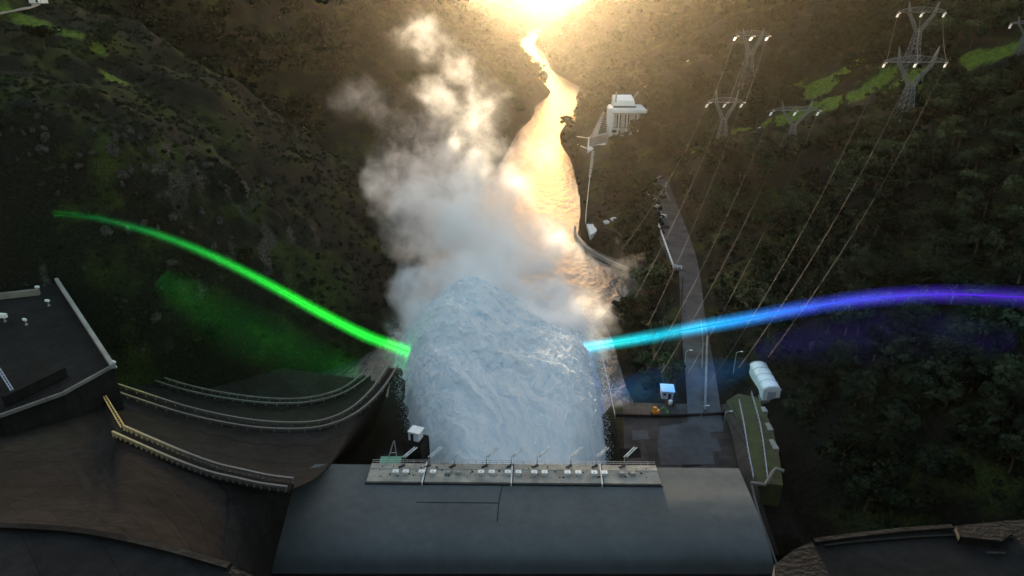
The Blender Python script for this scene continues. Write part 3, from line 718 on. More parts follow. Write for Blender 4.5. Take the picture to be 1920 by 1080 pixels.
# hut, machine, shed
p = atz(1250, 742, 18.2); o = empty("site_hut", (p[0], p[1], 18.2), "small hut with pale blue flat roof beside the yard", "hut"); o.rotation_euler = (0, 0, -.12)
MB().box((0, 0, 1.3), (3.6, 4.0, 2.6), 0, .05).build("wall", M['grey_wall'], o); MB().box((0, 0, 2.7), (4.1, 4.6, .2), 0, .04).build("roof", M['blue_roof'], o)
MB().box((.6, -2.03, 1.0), (.9, .06, 2.0)).build("door", M['dark'], o); MB().box((-.9, -2.03, 1.6), (.9, .06, .8)).build("window", M['glass'], o)
p = atz(1257, 758, 18.2); o = empty("tank", p, "small white tank standing in front of the blue roofed hut", "tank")
MB().tube([(0, 0, 0), (0, 0, .3), (0, 0, 1.2), (0, 0, 1.5)], [.5, .6, .6, .3], 12).build("vessel", M['white'], o); MB().bar((0, 0, 1.4), (0, 0, 1.9), .15).build("valve", M['steel'], o)
p = atz(1229, 779, 18.2); o = empty("excavator", p, "small orange and green excavator parked at the yard wall", "excavator")
MB().box((0, 0, 1.35), (1.9, 1.5, 1.1), .2, .15).build("body", M['orange'], o); MB().box((-.3, .1, 2.3), (1.0, 1.1, .9), .2, .1).build("cab", M['orange'], o)
for s in (-.65, .65): MB().box((0, s, .4), (2.4, .5, .75), 0, .2).build("track", M['dark'], o)
MB().bar((.8, 0, 1.6), (2.2, 0, 2.9), .3).bar((2.2, 0, 2.9), (3.3, 0, 1.5), .25).build("arm", M['green_mach'], o); MB().box((3.3, 0, 1.1), (.7, .9, .7), 0, .1).build("bucket", M['green_mach'], o)
sx, sy, sz = hit(1445, 750)
o = empty("vaulted_shed", (sx, sy, sz-.3), "white shed with a ribbed barrel roof on the right slope above the yard", "shed"); o.rotation_euler = (0, 0, -.05)
W_, L_, H_ = 5.0, 15.0, 3.4
MB().box((0, L_/2, H_/2), (W_, L_, H_)).build("wall", M['white_wall'], o)
k = MB(); n = 14; arc = [(W_/2*1.06*math.cos(t), 1.5*math.sin(t)) for t in np.linspace(0, math.pi, n)]
P = [(a, y, H_+b) for y in (-.3, L_+.3) for a, b in arc]; F = [(i+1, i, n+i, n+i+1) for i in range(n-1)] + [tuple(range(n)), tuple(range(2*n-1, n-1, -1))]
k.add(P, F); k.build("roof", M['white'], o)
for y in np.linspace(0, L_, 5):
    k = MB().tube([(a*1.01, y, H_+b+.03) for a, b in arc], .09, 5); k.build("roof_rib", M['grey_wall'], o)
MB().box((0, -.04, 1.4), (2.4, .1, 2.8)).build("door", M['grey_wall'], o)
MB().box((0, L_/2, -1.5), (W_+1, L_+1, 3)).build("plinth", M['concrete'], o)
# retaining slope, fences and pipes right of the yard
def onhill(px, py, dz=0.0):
    x, y, z = hit(px, py); return (x, y, z+dz)
def strip(pts, wd, h, m, name, label, cat, dz=.3, group=None):
    P = resample([onhill(a, b, dz) for a, b in pts], len(pts)*4); k = MB()
    for i in range(len(P)-1): k.bar(P[i], P[i+1], wd, h)
    return tag(k.build(name, m), label, cat, group)
rw = sheet("embankment", [atz(1352, 760, 21), atz(1368, 800, 21), atz(1380, 850, 21), atz(1392, 900, 21), atz(1412, 960, 18), atz(1440, 1040, 14)],
           [atz(1372, 752, 23.5), atz(1392, 800, 23.5), atz(1404, 850, 23.5), atz(1418, 900, 23.5), atz(1434, 960, 20), atz(1462, 1040, 16)], M['yard'], "pale concrete embankment between yard and grassy terrace")
tpoly = [atz(a, b, 23.2)[:2] for a, b in [(1362, 752), (1384, 738), (1420, 745), (1448, 800), (1462, 860), (1468, 910), (1418, 905), (1404, 850), (1390, 800)]]
tg = MB().prism(tpoly, -4, 23.2).build("terrace", mat("mown_terrace_grass", (.075, .085, .03), .95, (.045, .04, .022), .2)); tag(tg, "grassy terrace above the yard", None, None, "structure")
fence([(1385, 755), (1394, 800), (1402, 850), (1412, 900)], 23.3, "wire_fence", "wire fence along the yard side of the grassy terrace", 1.3, 2.0, M['steel'])
fence([(1408, 740), (1424, 800), (1432, 850), (1438, 900)], 23.3, "wire_fence", "wire fence on the uphill side of the grassy terrace", 1.3, 2.0, M['steel'])
for i, (px, py) in enumerate([(1433, 769), (1443, 803), (1453, 838)]):
    p = atz(px, py, 23.2); o = MB().prism([(p[0]-.8, p[1]-1.2), (p[0]+.7, p[1]-1.0), (p[0]+.5, p[1]+1.4+i*.8), (p[0]-.6, p[1]+1.2+i*.8)], 22, 23.5).build("paving_slab", M['tread'])
    tag(o, ["small white paving slab just below the vaulted shed", "long pale paving slab halfway along the terrace", "pale paving slab at the lower end of the terrace"][i], "slab", "pale slabs on the terrace")
P = [atz(1408, 905, 24.2), atz(1434, 909, 24.2), atz(1438, 904, 24.4), atz(1449, 884, 24.4), atz(1455, 879, 24.4), atz(1470, 883, 24.2)]
tag(MB().tube(P, .42, 8).build("drain_pipe", M['railc']), "grey cranked drain pipe at the lower end of the terrace", "pipe")
P = [atz(1409, 906, 23.6), atz(1414, 930, 22), atz(1424, 965, 20), atz(1440, 1010, 17), atz(1456, 1058, 14)]
tag(MB().tube(P, .25, 8).build("drain_pipe", M['railc']), "thin grey pipe running down beside the roof edge", "pipe")
def street_lamp(px, py, z, h, label):
    p = atz(px, py, z); o = empty("street_lamp", p, label, "street lamp", "street lamps around the yard")
    MB().tube([(0, 0, 0), (0, 0, h*.6), (0, 0, h)], [.13, .1, .07], 8).build("pole", M['steel'], o); MB().tube([(0, 0, h), (.5, 0, h+.4), (1.3, 0, h+.5)], .06, 6).build("arm", M['steel'], o)
    MB().box((1.5, 0, h+.5), (.8, .3, .16), 0, .04).build("lamp_head", M['white'], o)
street_lamp(1312, 800, 18.2, 6.5, "street lamp at the corner of the yard below the barrier")
street_lamp(1356, 802, 18.2, 5.0, "street lamp by the embankment at the right side of the yard")
street_lamp(1283, 690, 19.7, 6.0, "street lamp beside the lower road above the blue roofed hut")
street_lamp(1375, 700, 24, 7, "street lamp on the slope left of the vaulted shed")

# river edge works
def quay(pts, z, wd, name, label, m='tread', cat="quay wall"):
    P = resample([hit(a, b) for a, b in pts], len(pts)*5); k = MB()
    P[:, 2] = np.convolve(np.pad(np.maximum(P[:, 2], 0), 3, 'edge'), np.ones(7)/7, 'valid')
    for i in range(len(P)-1): k.bar(P[i]+[0, 0, .2], P[i+1]+[0, 0, .2], wd, 3.2)
    return tag(k.build(name, M[m]), label, cat)
quay([(1078, 430), (1080, 446), (1092, 462), (1110, 477), (1130, 488), (1152, 498), (1175, 508)], 2.2, 1.3, "quay_wall", "long pale curved quay wall at the river bend")
quay([(1112, 612), (1135, 594), (1150, 578), (1166, 571), (1180, 571)], 6, 1.0, "quay_wall", "short pale curved wall near the right side of the spray")
quay([(1140, 590), (1160, 606)], 6, .8, "groyne", "short straight concrete arm beside the curved wall", 'concrete', "groyne")
fence([(1106, 333), (1103, 360), (1099, 400), (1098, 420)], [hit(1106, 333)[2]+.3, hit(1103, 360)[2]+.3, hit(1099, 400)[2]+.3, hit(1098, 420)[2]+.3], "river_fence", "white fence running along the river bank", 2.0, 3.0, M['white'], w_=.3)
sp = [hit(a, b) for a, b in [(1100, 420), (1133, 420), (1122, 431), (1107, 441)]]
spz = float(np.mean([p[2] for p in sp]))
tag(MB().prism([atz(a, b, spz+.5)[:2] for a, b in [(1100, 420), (1133, 420), (1122, 431), (1107, 441)]], spz-2.5, spz+.5).build("landing_slab", M['white_wall']), "pale triangular landing slab at the end of the river fence", "slab")
for px, py, lb in [(1137, 418, "white boulder beside the landing slab"), (1151, 412, "pale boulder just uphill of the landing slab")]:
    x, y, z = hit(px, py); v = MB()
    bv = [(x+random.uniform(.7, 1.3)*2*math.cos(a)*math.cos(e), y+random.uniform(.7, 1.3)*2*math.sin(a)*math.cos(e), z+1.4*math.sin(e)*random.uniform(.7, 1.2)) for e in (-.6, .2, .9) for a in np.linspace(0, 2*math.pi, 8)[:-1]]
    v.add(bv, [(r*7+i, r*7+(i+1) % 7, r*7+7+(i+1) % 7, r*7+7+i) for r in range(2) for i in range(7)] + [tuple(range(14, 21))]); tag(v.build("boulder", M['white_wall']), lb, "boulder", "pale boulders above the river")

def hstrip(pts, wd, m, name, label, cat, h=.5):
    P = resample([hit(a, b) for a, b in pts], len(pts)*6); k = MB()
    for i in range(len(P)-1): k.bar(P[i]+[0, 0, .25], P[i+1]+[0, 0, .25], wd, h)
    return tag(k.build(name, m), label, cat)
hstrip([(1112, 284), (1110, 300), (1108, 318), (1106, 332)], 2.2, M['tread'], "river_path", "pale riverside path between the white apron and the river fence", "path")
hstrip([(1132, 428), (1160, 440), (1185, 470), (1196, 505), (1192, 540)], 1.6, M['yard'], "river_path", "dim path curving behind the brown bay at the river bend", "path")
# ------------------------------------------------------------------ downstream power house
bx_, by_, _ = atz(1160, 256, 8); S = float(project(np.array(bx_), np.array(by_), np.array(8.))[2])/FPX   # metres per picture pixel there
ph = empty("power_house", (bx_, by_, 7.0), "white and grey power house with overhanging roof standing by the far river", "building")
X = lambda px: (px-1160)*S
Hh = lambda py: (256-py)*S*1.02
MB().box(((X(1143)+X(1198))/2, 14, Hh(210)/2), (X(1198)-X(1143), 28, Hh(210))).build("wall", M['grey_wall'], ph)
MB().box(((X(1146)+X(1209))/2, 14, Hh(208)+.1), (X(1209)-X(1146), 33, 2.6), 0, .2).build("roof", M['white'], ph)
MB().box(((X(1146)+X(1207))/2, -3.0, Hh(208)-1.6), (X(1207)-X(1146), 1.0, .7)).build("eaves_band", M['grey_wall'], ph)
MB().box(((X(1139)+X(1146.4))/2, 6, Hh(203)/2), (X(1146.4)-X(1139), 14, Hh(203)), 0, .1).build("stair_tower", M['white'], ph)
k = MB(); x0, x1 = X(1150), X(1191); zb, zt = Hh(206), Hh(188)
P = [(x0, 8, zb), (x1, 8, zb), (x1, 26, zb), (x0, 26, zb), (x0+.5, 8.5, zt-2), (x1-1.5, 8.5, zt-2), (x1-2, 25, zt+1.0), (x0+.5, 25, zt+1.0)]
k.add(P, [(3, 2, 1, 0), (4, 5, 6, 7)] + [(i, (i+1) % 4, 4+(i+1) % 4, 4+i) for i in range(4)]); k.build("upper_hall", M['white'], ph)
MB().box(((x0+x1)/2, 7.9, (zb+zt)/2-3), (x1-x0+.6, .5, 1.6)).build("clerestory", M['glass'], ph)
MB().box((X(1153.5), 9, zt+1), (1.2, 1.2, 9), 0, .1).build("chimney", M['tread'], ph)
for px in (1156, 1161, 1171, 1176, 1190): MB().box((X(px), -.06, Hh(228)+.8), (1.1, .5, Hh(213)-Hh(236))).build("window", M['glass'], ph)
for px in (1158.4, 1173.5, 1192.5, 1148): MB().box((X(px), -.3, Hh(213)/2), (.9, .6, Hh(213)-.8)).build("pilaster", M['white_wall'], ph)
MB().box((X(1172), -.18, Hh(238)), (X(1197)-X(1146), .4, .5)).build("string_course", M['glass'], ph)
for px in (1147.2, ): 
    f = MB().box((X(px)+1.8, -.42, Hh(244)), (5.6, .5, 4.2)).build("window_frame", M['white'], ph); MB().box((X(px)+1.8, -.72, Hh(244)), (4.4, .2, 3.0)).build("pane", M['glass'], f)
MB().box((X(1170), 12, -6), (X(1200)-X(1138)+3, 36, 12.0)).build("plinth", M['white_wall'], ph)
for i in range(4):
    yy_ = by_-3-i*9
lpx = [(1130, 209), (1140, 207), (1141, 251), (1121, 255), (1105, 259)]
lwz = max(hit(a, b)[2] for a, b in lpx)*.5 + float(np.mean([hit(a, b)[2] for a, b in lpx]))*.5 + 1.0
lw = [atz(a, b, lwz)[:2] for a, b in lpx]
fw = empty("river_terrace", (*lw[0], 0), "long pale pinkish terrace wall between the power house and the river", "terrace")
place(MB().prism(lw, -2, lwz).build("wall", M['tread']), fw)
k = MB()
for t in np.linspace(.05, .95, 12):
    a = Vector(atz(1130+(1108-1130)*t, 209+(256-209)*t, lwz)); b = Vector(atz(1138.5+(1136-1138.5)*t, 209+(250-209)*t, lwz)); k.bar(a+Vector((.4, 0, .5)), a+Vector((.4, 0, 1.6)), .5); k.bar((a+b)/2+Vector((0, 0, .3)), b+Vector((0, 0, .3)), 1.2, 1.4)
place(k.build("bays", M['dark_concrete']), fw)
apx = [(1101, 281), (1103, 257), (1120, 255), (1134, 262), (1136, 270), (1126, 280)]
apz = float(np.mean([hit(a, b)[2] for a, b in apx]))+.6
tag(MB().prism([atz(a, b, apz)[:2] for a, b in apx], -2, apz).build("white_apron", M['white']), "bright white concrete apron at the near end of the river terrace", "apron")
for (a, b, lb) in [((1081, 261), (1104, 260), "upper thin white jetty reaching over the water by the apron"), ((1079, 277), (1099, 279), "lower thin white jetty near the bottom of the apron")]:
    p, q = Vector(hit(*a)), Vector(hit(*b)); p.z = q.z = max(p.z, q.z, 1.5)+.4; o = empty("jetty", tuple(p), lb, "jetty", "thin white jetties below the power house")
    MB().bar((0, 0, 0), q-p, 1.2, .4).build("deck", M['white'], o)
    for t in (.1, .5, .9): MB().bar((q-p)*t-Vector((0, 0, 3)), (q-p)*t-Vector((0, 0, .2)), .4).build("pile", M['concrete'], o)
strip([(1186, 187), (1192, 180), (1205, 166), (1220, 160)], 1.6, 1.0, M['tread'], "access_track", "pale access track climbing behind the power house", "track")
# small house + path on the top left ridge
strip([(-20, 32), (20, 24), (50, 18), (70, 10)], 3.0, .5, M['tread'], "ridge_path", "pale path along the grassy left ridge top", "path", .4)
x, y, z = hit(73, 6); o = empty("ridge_hut", (x, y, z), "small white hut at the end of the path on the left ridge", "hut")
MB().box((0, 0, 2), (6, 5, 4.4)).build("wall", M['white_wall'], o)
MB().add([(-3.4, -3, 4.1), (3.4, -3, 4.1), (3.4, 3, 4.1), (-3.4, 3, 4.1), (-3.4, 0, 5.8), (3.4, 0, 5.8)], [(0, 1, 5, 4), (2, 3, 4, 5), (0, 4, 3), (1, 2, 5), (3, 2, 1, 0)]).build("roof", M['grey_wall'], o)
MB().box((.8, -2.53, 1.2), (1.1, .06, 2.2)).build("door", M['dark'], o)

# ------------------------------------------------------------------ pylons and lines
def lattice(k, a0, a1, w0_, w1_, n, t=.22, rot=0.0):
    """square lattice mast from a0 to a1"""
    a0, a1 = Vector(a0), Vector(a1)
    def ring(f):
        c = a0+(a1-a0)*f; w_ = (w0_+(w1_-w0_)*f)/2; q = []
        for sx_, sy_ in ((-1, -1), (1, -1), (1, 1), (-1, 1)):
            x_, y_ = sx_*w_, sy_*w_; q.append(c+Vector((x_*math.cos(rot)-y_*math.sin(rot), x_*math.sin(rot)+y_*math.cos(rot), 0)))
        return q
    # panel heights shrink with the taper
    fs = [0]; r = max(w1_, .3)/w0_; q = r**(1/n) if r < 1 else 1; acc = [q**i for i in range(n)]; tot = sum(acc)
    for v in acc: fs.append(fs[-1]+v/tot)
    R_ = [ring(f) for f in fs]
    for i in range(n):
        for j in range(4):
            k.bar(R_[i][j], R_[i+1][j], t*1.5); k.bar(R_[i][j], R_[i+1][(j+1) % 4], t*.8); k.bar(R_[i][(j+1) % 4], R_[i+1][j], t*.8); k.bar(R_[i+1][j], R_[i+1][(j+1) % 4], t*.8)
def pylon(px, pbase, ptop_arm, pL, pR, peaks, label, thick=.2, rot=0.0):
    """px base picture pos, arm level picture row, arm ends picture columns"""
    bx0 = onhill(px, pbase); bz = bx0[2]; Y = bx0[1]
    dep = float(project(np.array(bx0[0]), np.array(Y), np.array(bz))[2]); m = dep/FPX
    arm_h = aty(px, ptop_arm, Y)[2] - bz; cxm = ((pL+pR)/2 - px)*m*.6
    half = (pR-pL)*m/2
    o = empty("pylon", (bx0[0], Y, bz-1), label, "pylon", "lattice pylons on the right hillside")
    k = MB(); bw = arm_h*.24; ww = arm_h*.085
    lattice(k, (0, 0, 0), (0, 0, arm_h*.68), bw, ww, 7, thick*.8, rot); k.build("tower", M['lattice'], o)
    k = MB()      # waist opens into a Y fork carrying the crossarm
    for s in (-1, 1):
        lattice(k, (s*ww*.2, 0, arm_h*.66), (s*half*.52, 0, arm_h*.985), ww*.7, ww*.5, 4, thick*.6, rot)
    k.build("fork", M['lattice'], o)
    k = MB(); h2 = arm_h*.045; n = 12
    for i in range(n):
        xa, xb = -half+2*half*i/n, -half+2*half*(i+1)/n
        fa, fb = 1-abs(xa/half)**2*.8, 1-abs(xb/half)**2*.8
        for s in (-1, 1):
            k.bar((xa, s*h2*fa, arm_h), (xb, s*h2*fb, arm_h), thick); k.bar((xa, s*h2*fa, arm_h+2*h2*fa), (xb, s*h2*fb, arm_h+2*h2*fb), thick*.7); k.bar((xa, s*h2*fa, arm_h), (xb, s*h2*fb, arm_h+2*h2*fb), thick*.6)
        k.bar((xa, -h2*fa, arm_h), (xb, h2*fb, arm_h), thick*.6)
    k.build("crossarm", M['lattice'], o)
    for s in (-1, 1):
        k = MB(); lattice(k, (s*half*.52, 0, arm_h), (s*half*.62, 0, arm_h+peaks*m), ww*.45, .25, 3, thick*.6, rot); k.build("earth_peak", M['lattice'], o)
    tips = []
    for f in (-.95, .02, .95):
        for (dx, dy, dz_) in ((-1.5, -1.7, -1.6), (1.4, 2.0, -.3)):
            sc = 2.3*m/.5; st = Vector((f*half, 0, arm_h-.2)); en = st+Vector((dx, dy, dz_))*sc
            st2 = st+(en-st)*.3
            for off in (-.3*m/.3, .3*m/.3):
                kk = MB(); pts = [st2+(en-st2)*t+Vector((off, 0, 0)) for t in np.linspace(0, 1, 9)]
                kk.tube(pts, [.2*m/.3, .34*m/.3]*4+[.2*m/.3], 6); kk.build("insulator", M['ceramic'], o)
            kk = MB().bar(st, st2, .12*m/.3); kk.build("link", M['lattice'], o)
            tips.append(Vector(o.location)+en)
    return o, tips
PYL = []
PYL.append(pylon(1350, 285, 188, 1338, 1404, 22, "leftmost near lattice pylon with white insulators beside the far river bend"))
PYL.append(pylon(1398, 170, 64, 1396, 1457, 12, "slim far pylon rising behind the leftmost pylon"))
PYL.append(pylon(1480, 285, 203, 1450, 1540, 18, "squat pylon on the meadow edge, between the leftmost and the tallest pylons"))
PYL.append(pylon(1690, 240, 112, 1680, 1796, 26, "tall lattice pylon with a wide crossarm on the right hillside"))
PYL.append(pylon(1706, 128, 19, 1676, 1764, 18, "pylon behind the tall one with its crossarm near the top of the picture"))
PYL.append(pylon(1912, 100, 40, 1895, 1960, 12, "pylon cut by the right edge of the picture"))
def wire(a, b, sag, label, r=.06, n=24):
    a, b = Vector(a), Vector(b); P = [a+(b-a)*t - Vector((0, 0, sag*4*t*(1-t))) for t in np.linspace(0, 1, n)]
    return tag(MB().tube(P, r, 4).build("power_line", M['wire']), label, "power line", "power lines crossing the right bank")
T = [t for _, t in PYL]
W_TXT = ["left", "middle", "right"]
ends_a = [(1165, 470), (1190, 560), (1215, 610)]
ends_b = [(1210, 700), (1240, 700), (1290, 700)]
ends_c = [(1330, 720), (1385, 690), (1440, 670)]
for i in range(3):
    wire(T[0][2*i], aty(*ends_a[i], 200), 5, f"{W_TXT[i]} thin line running down from the leftmost pylon towards the water", .05)
    wire(T[2][2*i], aty(*ends_b[i], 175), 7, f"{W_TXT[i]} thin line running down from the squat meadow pylon to the yard", .05)
    wire(T[3][2*i], aty(*ends_c[i], 150), 9, f"{W_TXT[i]} thin line running down from the tall wide pylon past the road", .045)
    wire(T[0][2*i+1], T[1][2*i], 2, f"{W_TXT[i]} pale line between the leftmost pylon and the slim far pylon", .09)
    wire(T[3][2*i+1], T[4][2*i], 2, f"{W_TXT[i]} line between the tall wide pylon and the one behind it", .07)
for px, py, lb in [(1425, 240, "white sagging line fitting above the grass between two pylons"), (1291, 115, "lone white pole fitting on the far hillside left of the slim pylon")]:
    x, y, z = onhill(px, py+6); o = empty("line_pole", (x, y, z), lb, "pole", "poles of the local line")
    m = y*.917/FPX; MB().tube([(0, 0, 0), (0, 0, 9*m)], [.3*m, .2*m], 6).build("mast", M['lattice'], o); MB().bar((-5*m, 0, 5*m), (0, 0, 8*m), 1.2*m).build("insulator", M['ceramic'], o)
# ------------------------------------------------------------------ vegetation
def crown_mesh(seed, kind, nleaf, leaf):
    r = np.random.default_rng(seed)
    if kind == 'round':
        nc = r.integers(9, 14); a = r.uniform(0, 2*np.pi, nc); rad = r.uniform(.15, .36, nc); zz = r.uniform(.38, .86, nc)
        c = np.stack([rad*np.cos(a)*(1.1-.5*zz), rad*np.sin(a)*(1.1-.5*zz), zz], -1); cr = r.uniform(.13, .24, nc)
    elif kind == 'spread':
        nc = r.integers(10, 16); a = r.uniform(0, 2*np.pi, nc); rad = r.uniform(.1, .52, nc); zz = r.uniform(.42, .8, nc)
        c = np.stack([rad*np.cos(a), rad*np.sin(a), zz], -1); cr = r.uniform(.11, .2, nc)
    else:
        nc = 16; zz = np.linspace(.16, .97, nc); a = r.uniform(0, 2*np.pi, nc); rr = .2*(1.04-zz)
        c = np.stack([rr*np.cos(a), rr*np.sin(a), zz], -1); cr = .04+.17*(1.02-zz)
    i = r.choice(nc, nleaf, p=(cr**2/np.sum(cr**2))); d = r.normal(size=(nleaf, 3)); d /= np.linalg.norm(d, axis=1, keepdims=True)
    p = c[i] + d*cr[i][:, None]*(r.uniform(.35, 1.05, nleaf)**.5)[:, None]*np.array([1, 1, .8])
    n = d + r.normal(size=(nleaf, 3))*.5; n /= np.linalg.norm(n, axis=1, keepdims=True)
    t = np.cross(n, r.normal(size=(nleaf, 3))); t /= np.linalg.norm(t, axis=1, keepdims=True); b = np.cross(n, t)
    s = leaf*r.uniform(.6, 1.4, nleaf)[:, None]
    v = np.stack([p-t*s-b*s*.7, p+t*s-b*s*.7, p+t*s*.8+b*s*.8, p-t*s*.8+b*s*.8], 1).reshape(-1, 3)
    return v, np.arange(nleaf*4).reshape(-1, 4)
def trunk_mb(seed, kind):
    r = random.Random(seed); k = MB(); x = y = 0; pts = [(0, 0, -.08)]; rs = [.034]
    for z in (.12, .26, .40, .56): x += r.uniform(-.02, .02); y += r.uniform(-.02, .02); pts.append((x, y, z)); rs.append(.03*(1-z*.9))
    if kind == 'conifer': pts.append((x, y, .93)); rs.append(.004)
    k.tube(pts, rs, 6)
    if kind != 'conifer':
        for j in range(5):
            a = r.uniform(0, 6.28); z0 = r.uniform(.28, .5); q = r.uniform(.2, .36)
            k.tube([(x*.6, y*.6, z0), (q*.5*math.cos(a), q*.5*math.sin(a), z0+.13), (q*math.cos(a), q*math.sin(a), z0+.24)], [.014, .01, .004], 5)
    return k
protos = []
for i, kind in enumerate(['round', 'round', 'round', 'spread', 'spread', 'spread', 'conifer', 'conifer']):
    v, f = crown_mesh(100+i, kind, 520 if kind != 'conifer' else 420, .034 if kind != 'conifer' else .028)
    me = np_mesh("crown", v, f, M['leaf_dark' if kind == 'conifer' else 'leaf']); bpy.data.objects.remove(me)
    cm = [m for m in bpy.data.meshes if m.name.startswith("crown")][-1]
    to = trunk_mb(200+i, kind).build("trunk", M['bark']); tm = to.data; bpy.data.objects.remove(to)
    protos.append((kind, v, f))
    protos[-1] = (kind, v, f, tm)
# collect crown meshes again in order (one per prototype)
crowns = []
for i, (kind, v, f, tm) in enumerate(protos):
    o = np_mesh("crown", v, f, M['leaf_dark' if kind == 'conifer' else 'leaf']); crowns.append(o.data); bpy.data.objects.remove(o)

def visible(x, y, z, n=50):
    """share of the way from camera to point that clears the ground"""
    t = np.linspace(.25, .985, n)[None, :]
    gx_ = x[:, None]*t; gy_ = y[:, None]*t; gz_ = HC + (z[:, None]-HC)*t
    return np.all(hgt(gx_, gy_, False) < gz_ + 1.5, axis=1)
N = 26000
ty = 82*(2600/82)**(rng.uniform(0, 1, N)**.8); tx = rng.uniform(-1, 1, N)*(80+.85*ty)
tz = hgt(tx, ty); Lr = np.interp(ty, YE, XL); Rr = np.interp(ty, YE, XR); dl_ = Lr-tx; dr__ = tx-Rr
dd = np.maximum(dl_, dr__)
px_, py_, dp_ = project(tx, ty, tz+4)
dens = np.zeros(N)
right = dr__ > 4
wood = smooth(fbm(tx/60, ty/60, 6.6, 3), -.55, .15)
dens = np.where(right, .2+.8*wood, dens)
dens = np.where((dl_ > 5) & (ty > 430), .25+.7*wood, dens)
dens = np.where((dl_ > 12) & (ty < 430), .02, dens)
rxx = np.interp(ty, RY, RX)
dens = np.where((ty < RY[-1]+25) & (np.abs(tx-rxx) < 10), 0, dens)
dens = np.where((tx > 18) & (tx < 82) & (ty < 178), 0, dens)
dens = np.where((tx > rxx-40) & (tx < rxx) & (ty < 440) & (dr__ < 14), dens*.35, dens)
for (mx_, my_, a, b_) in MEADOWS: dens = np.where(np.hypot((tx-mx_)/a, (ty-my_)/b_) < 1.1, 0, dens)
dens = np.where(np.hypot((tx-bx_)/1.0, (ty-by_)/2.0) < 30, 0, dens)
dens = np.where((tx > 60) & (ty < 80), 0, dens)
for po, _ in PYL:
    dens = np.where(np.hypot(tx-po.location.x, ty-po.location.y) < 7, 0, dens)
# keep the line of sight to shed and far power house open
dens = np.where((px_ > 1385) & (px_ < 1490) & (py_ > 685) & (py_ < 840) & (ty < 240), 0, dens)
dens = np.where((px_ > 1085) & (px_ < 1150) & (py_ > 170) & (py_ < 325) & (ty > 350) & (ty < by_+20), 0, dens)
dens = np.where((px_ > 1065) & (px_ < 1150) & (py_ > 325) & (py_ < 520) & (ty < 500), dens*.04, dens)
dens = np.where((px_ > 1150) & (px_ < 1215) & (py_ > 230) & (py_ < 290), dens*.5, dens)
for (mx_, my_, rx_, ry_) in [(1555, 160, 55, 14), (1520, 195, 40, 10), (1600, 178, 45, 10), (1650, 150, 40, 9), (1700, 150, 30, 12), (1840, 110, 55, 11), (1890, 92, 40, 7), (1480, 222, 50, 8), (1400, 240, 40, 7)]:
    top_ = project(tx, ty, tz+11)[1]; dens = np.where((np.abs(px_-mx_) < rx_) & (top_ < my_+ry_*.5) & (py_ > my_-ry_*.5), 0, dens)
keep = (rng.uniform(0, 1, N) < dens) & (tz < 196) & (px_ > -250) & (px_ < 2170) & (tz > 1)
sep_pref = np.where(ty < 300, .55, np.where(ty < 700, .9, 1)); keep &= rng.uniform(0, 1, N) < sep_pref
tx, ty, tz, px_, py_, dp_ = [a[keep] for a in (tx, ty, tz, px_, py_, dp_)]
hh = rng.uniform(7, 15, len(tx)); hh = np.where(ty < 260, hh*.75, hh); hh = np.where(ty > 900, hh*1.25, hh)
kinds = np.where((rng.uniform(0, 1, len(tx)) < np.where(ty > 600, .35, .07)), rng.integers(6, 8, len(tx)), rng.integers(0, 6, len(tx)))
hh = np.where(kinds >= 6, hh*1.35, hh)
vis = visible(tx, ty, tz+hh*.7) & (px_ > -10) & (px_ < 1930) & (py_ > -15) & (py_ < 1090)
size = np.where(vis, hh/dp_*FPX, 0); order = np.argsort(-size)
NI = 285
def zone(px, py, left):
    if left: return "on the left hillside"
    v = "upper" if py < 260 else ("middle" if py < 560 else "lower"); h = "near the road" if px < 1420 else ("at the right frame edge" if px > 1700 else "beyond the road")
    return f"on the {v} right slope {h}"
kname = {'round': "round olive green tree", 'spread': "spreading olive green tree", 'conifer': "narrow dark conifer"}
for j in order[:NI]:
    kind, v, f, tm = protos[kinds[j]]; left = tx[j] < np.interp(ty[j], YE, XL)
    z_ = zone(px_[j], py_[j], left)
    o = empty("pine_tree" if kind == 'conifer' else "tree", (tx[j], ty[j], tz[j]-.2), f"{kname[kind]} {z_}", "tree", f"{kname[kind]}s {z_}")
    o.rotation_euler = (0, 0, rng.uniform(0, 6.28)); s = hh[j]; o.scale = (s*rng.uniform(.9, 1.25), s*rng.uniform(.9, 1.25), s)
    c = bpy.data.objects.new("crown", crowns[kinds[j]]); COL.objects.link(c); c.parent = o
    t = bpy.data.objects.new("trunk", tm); COL.objects.link(t); t.parent = o
# the rest of the woodland as one mass
V, F = [], []; off = 0
lods = [crown_mesh(300+i, kd, 90, .075) for i, kd in enumerate(['round', 'round', 'spread', 'spread', 'conifer', 'conifer'])]
lods2 = [crown_mesh(400+i, kd, 36, .12) for i, kd in enumerate(['round', 'round', 'spread', 'spread', 'conifer', 'conifer'])]
for j in order[NI:]:
    v, f = (lods if dp_[j] < 620 else lods2)[(kinds[j] % 4) if kinds[j] < 6 else kinds[j]-2]
    a = rng.uniform(0, 6.28); s = hh[j]; ca_, sa_ = math.cos(a), math.sin(a)
    w_ = v*np.array([s*1.15, s*1.15, s]); w_ = np.stack([w_[:, 0]*ca_-w_[:, 1]*sa_+tx[j], w_[:, 0]*sa_+w_[:, 1]*ca_+ty[j], w_[:, 2]+tz[j]-.2], -1)
    V.append(w_); F.append(f+off); off += len(v)
if V:
    wm = np_mesh("woodland", np.vstack(V), np.vstack(F), M['leaf_mass']); tag(wm, "dense dark woodland covering the valley sides", "woodland", None, "stuff")
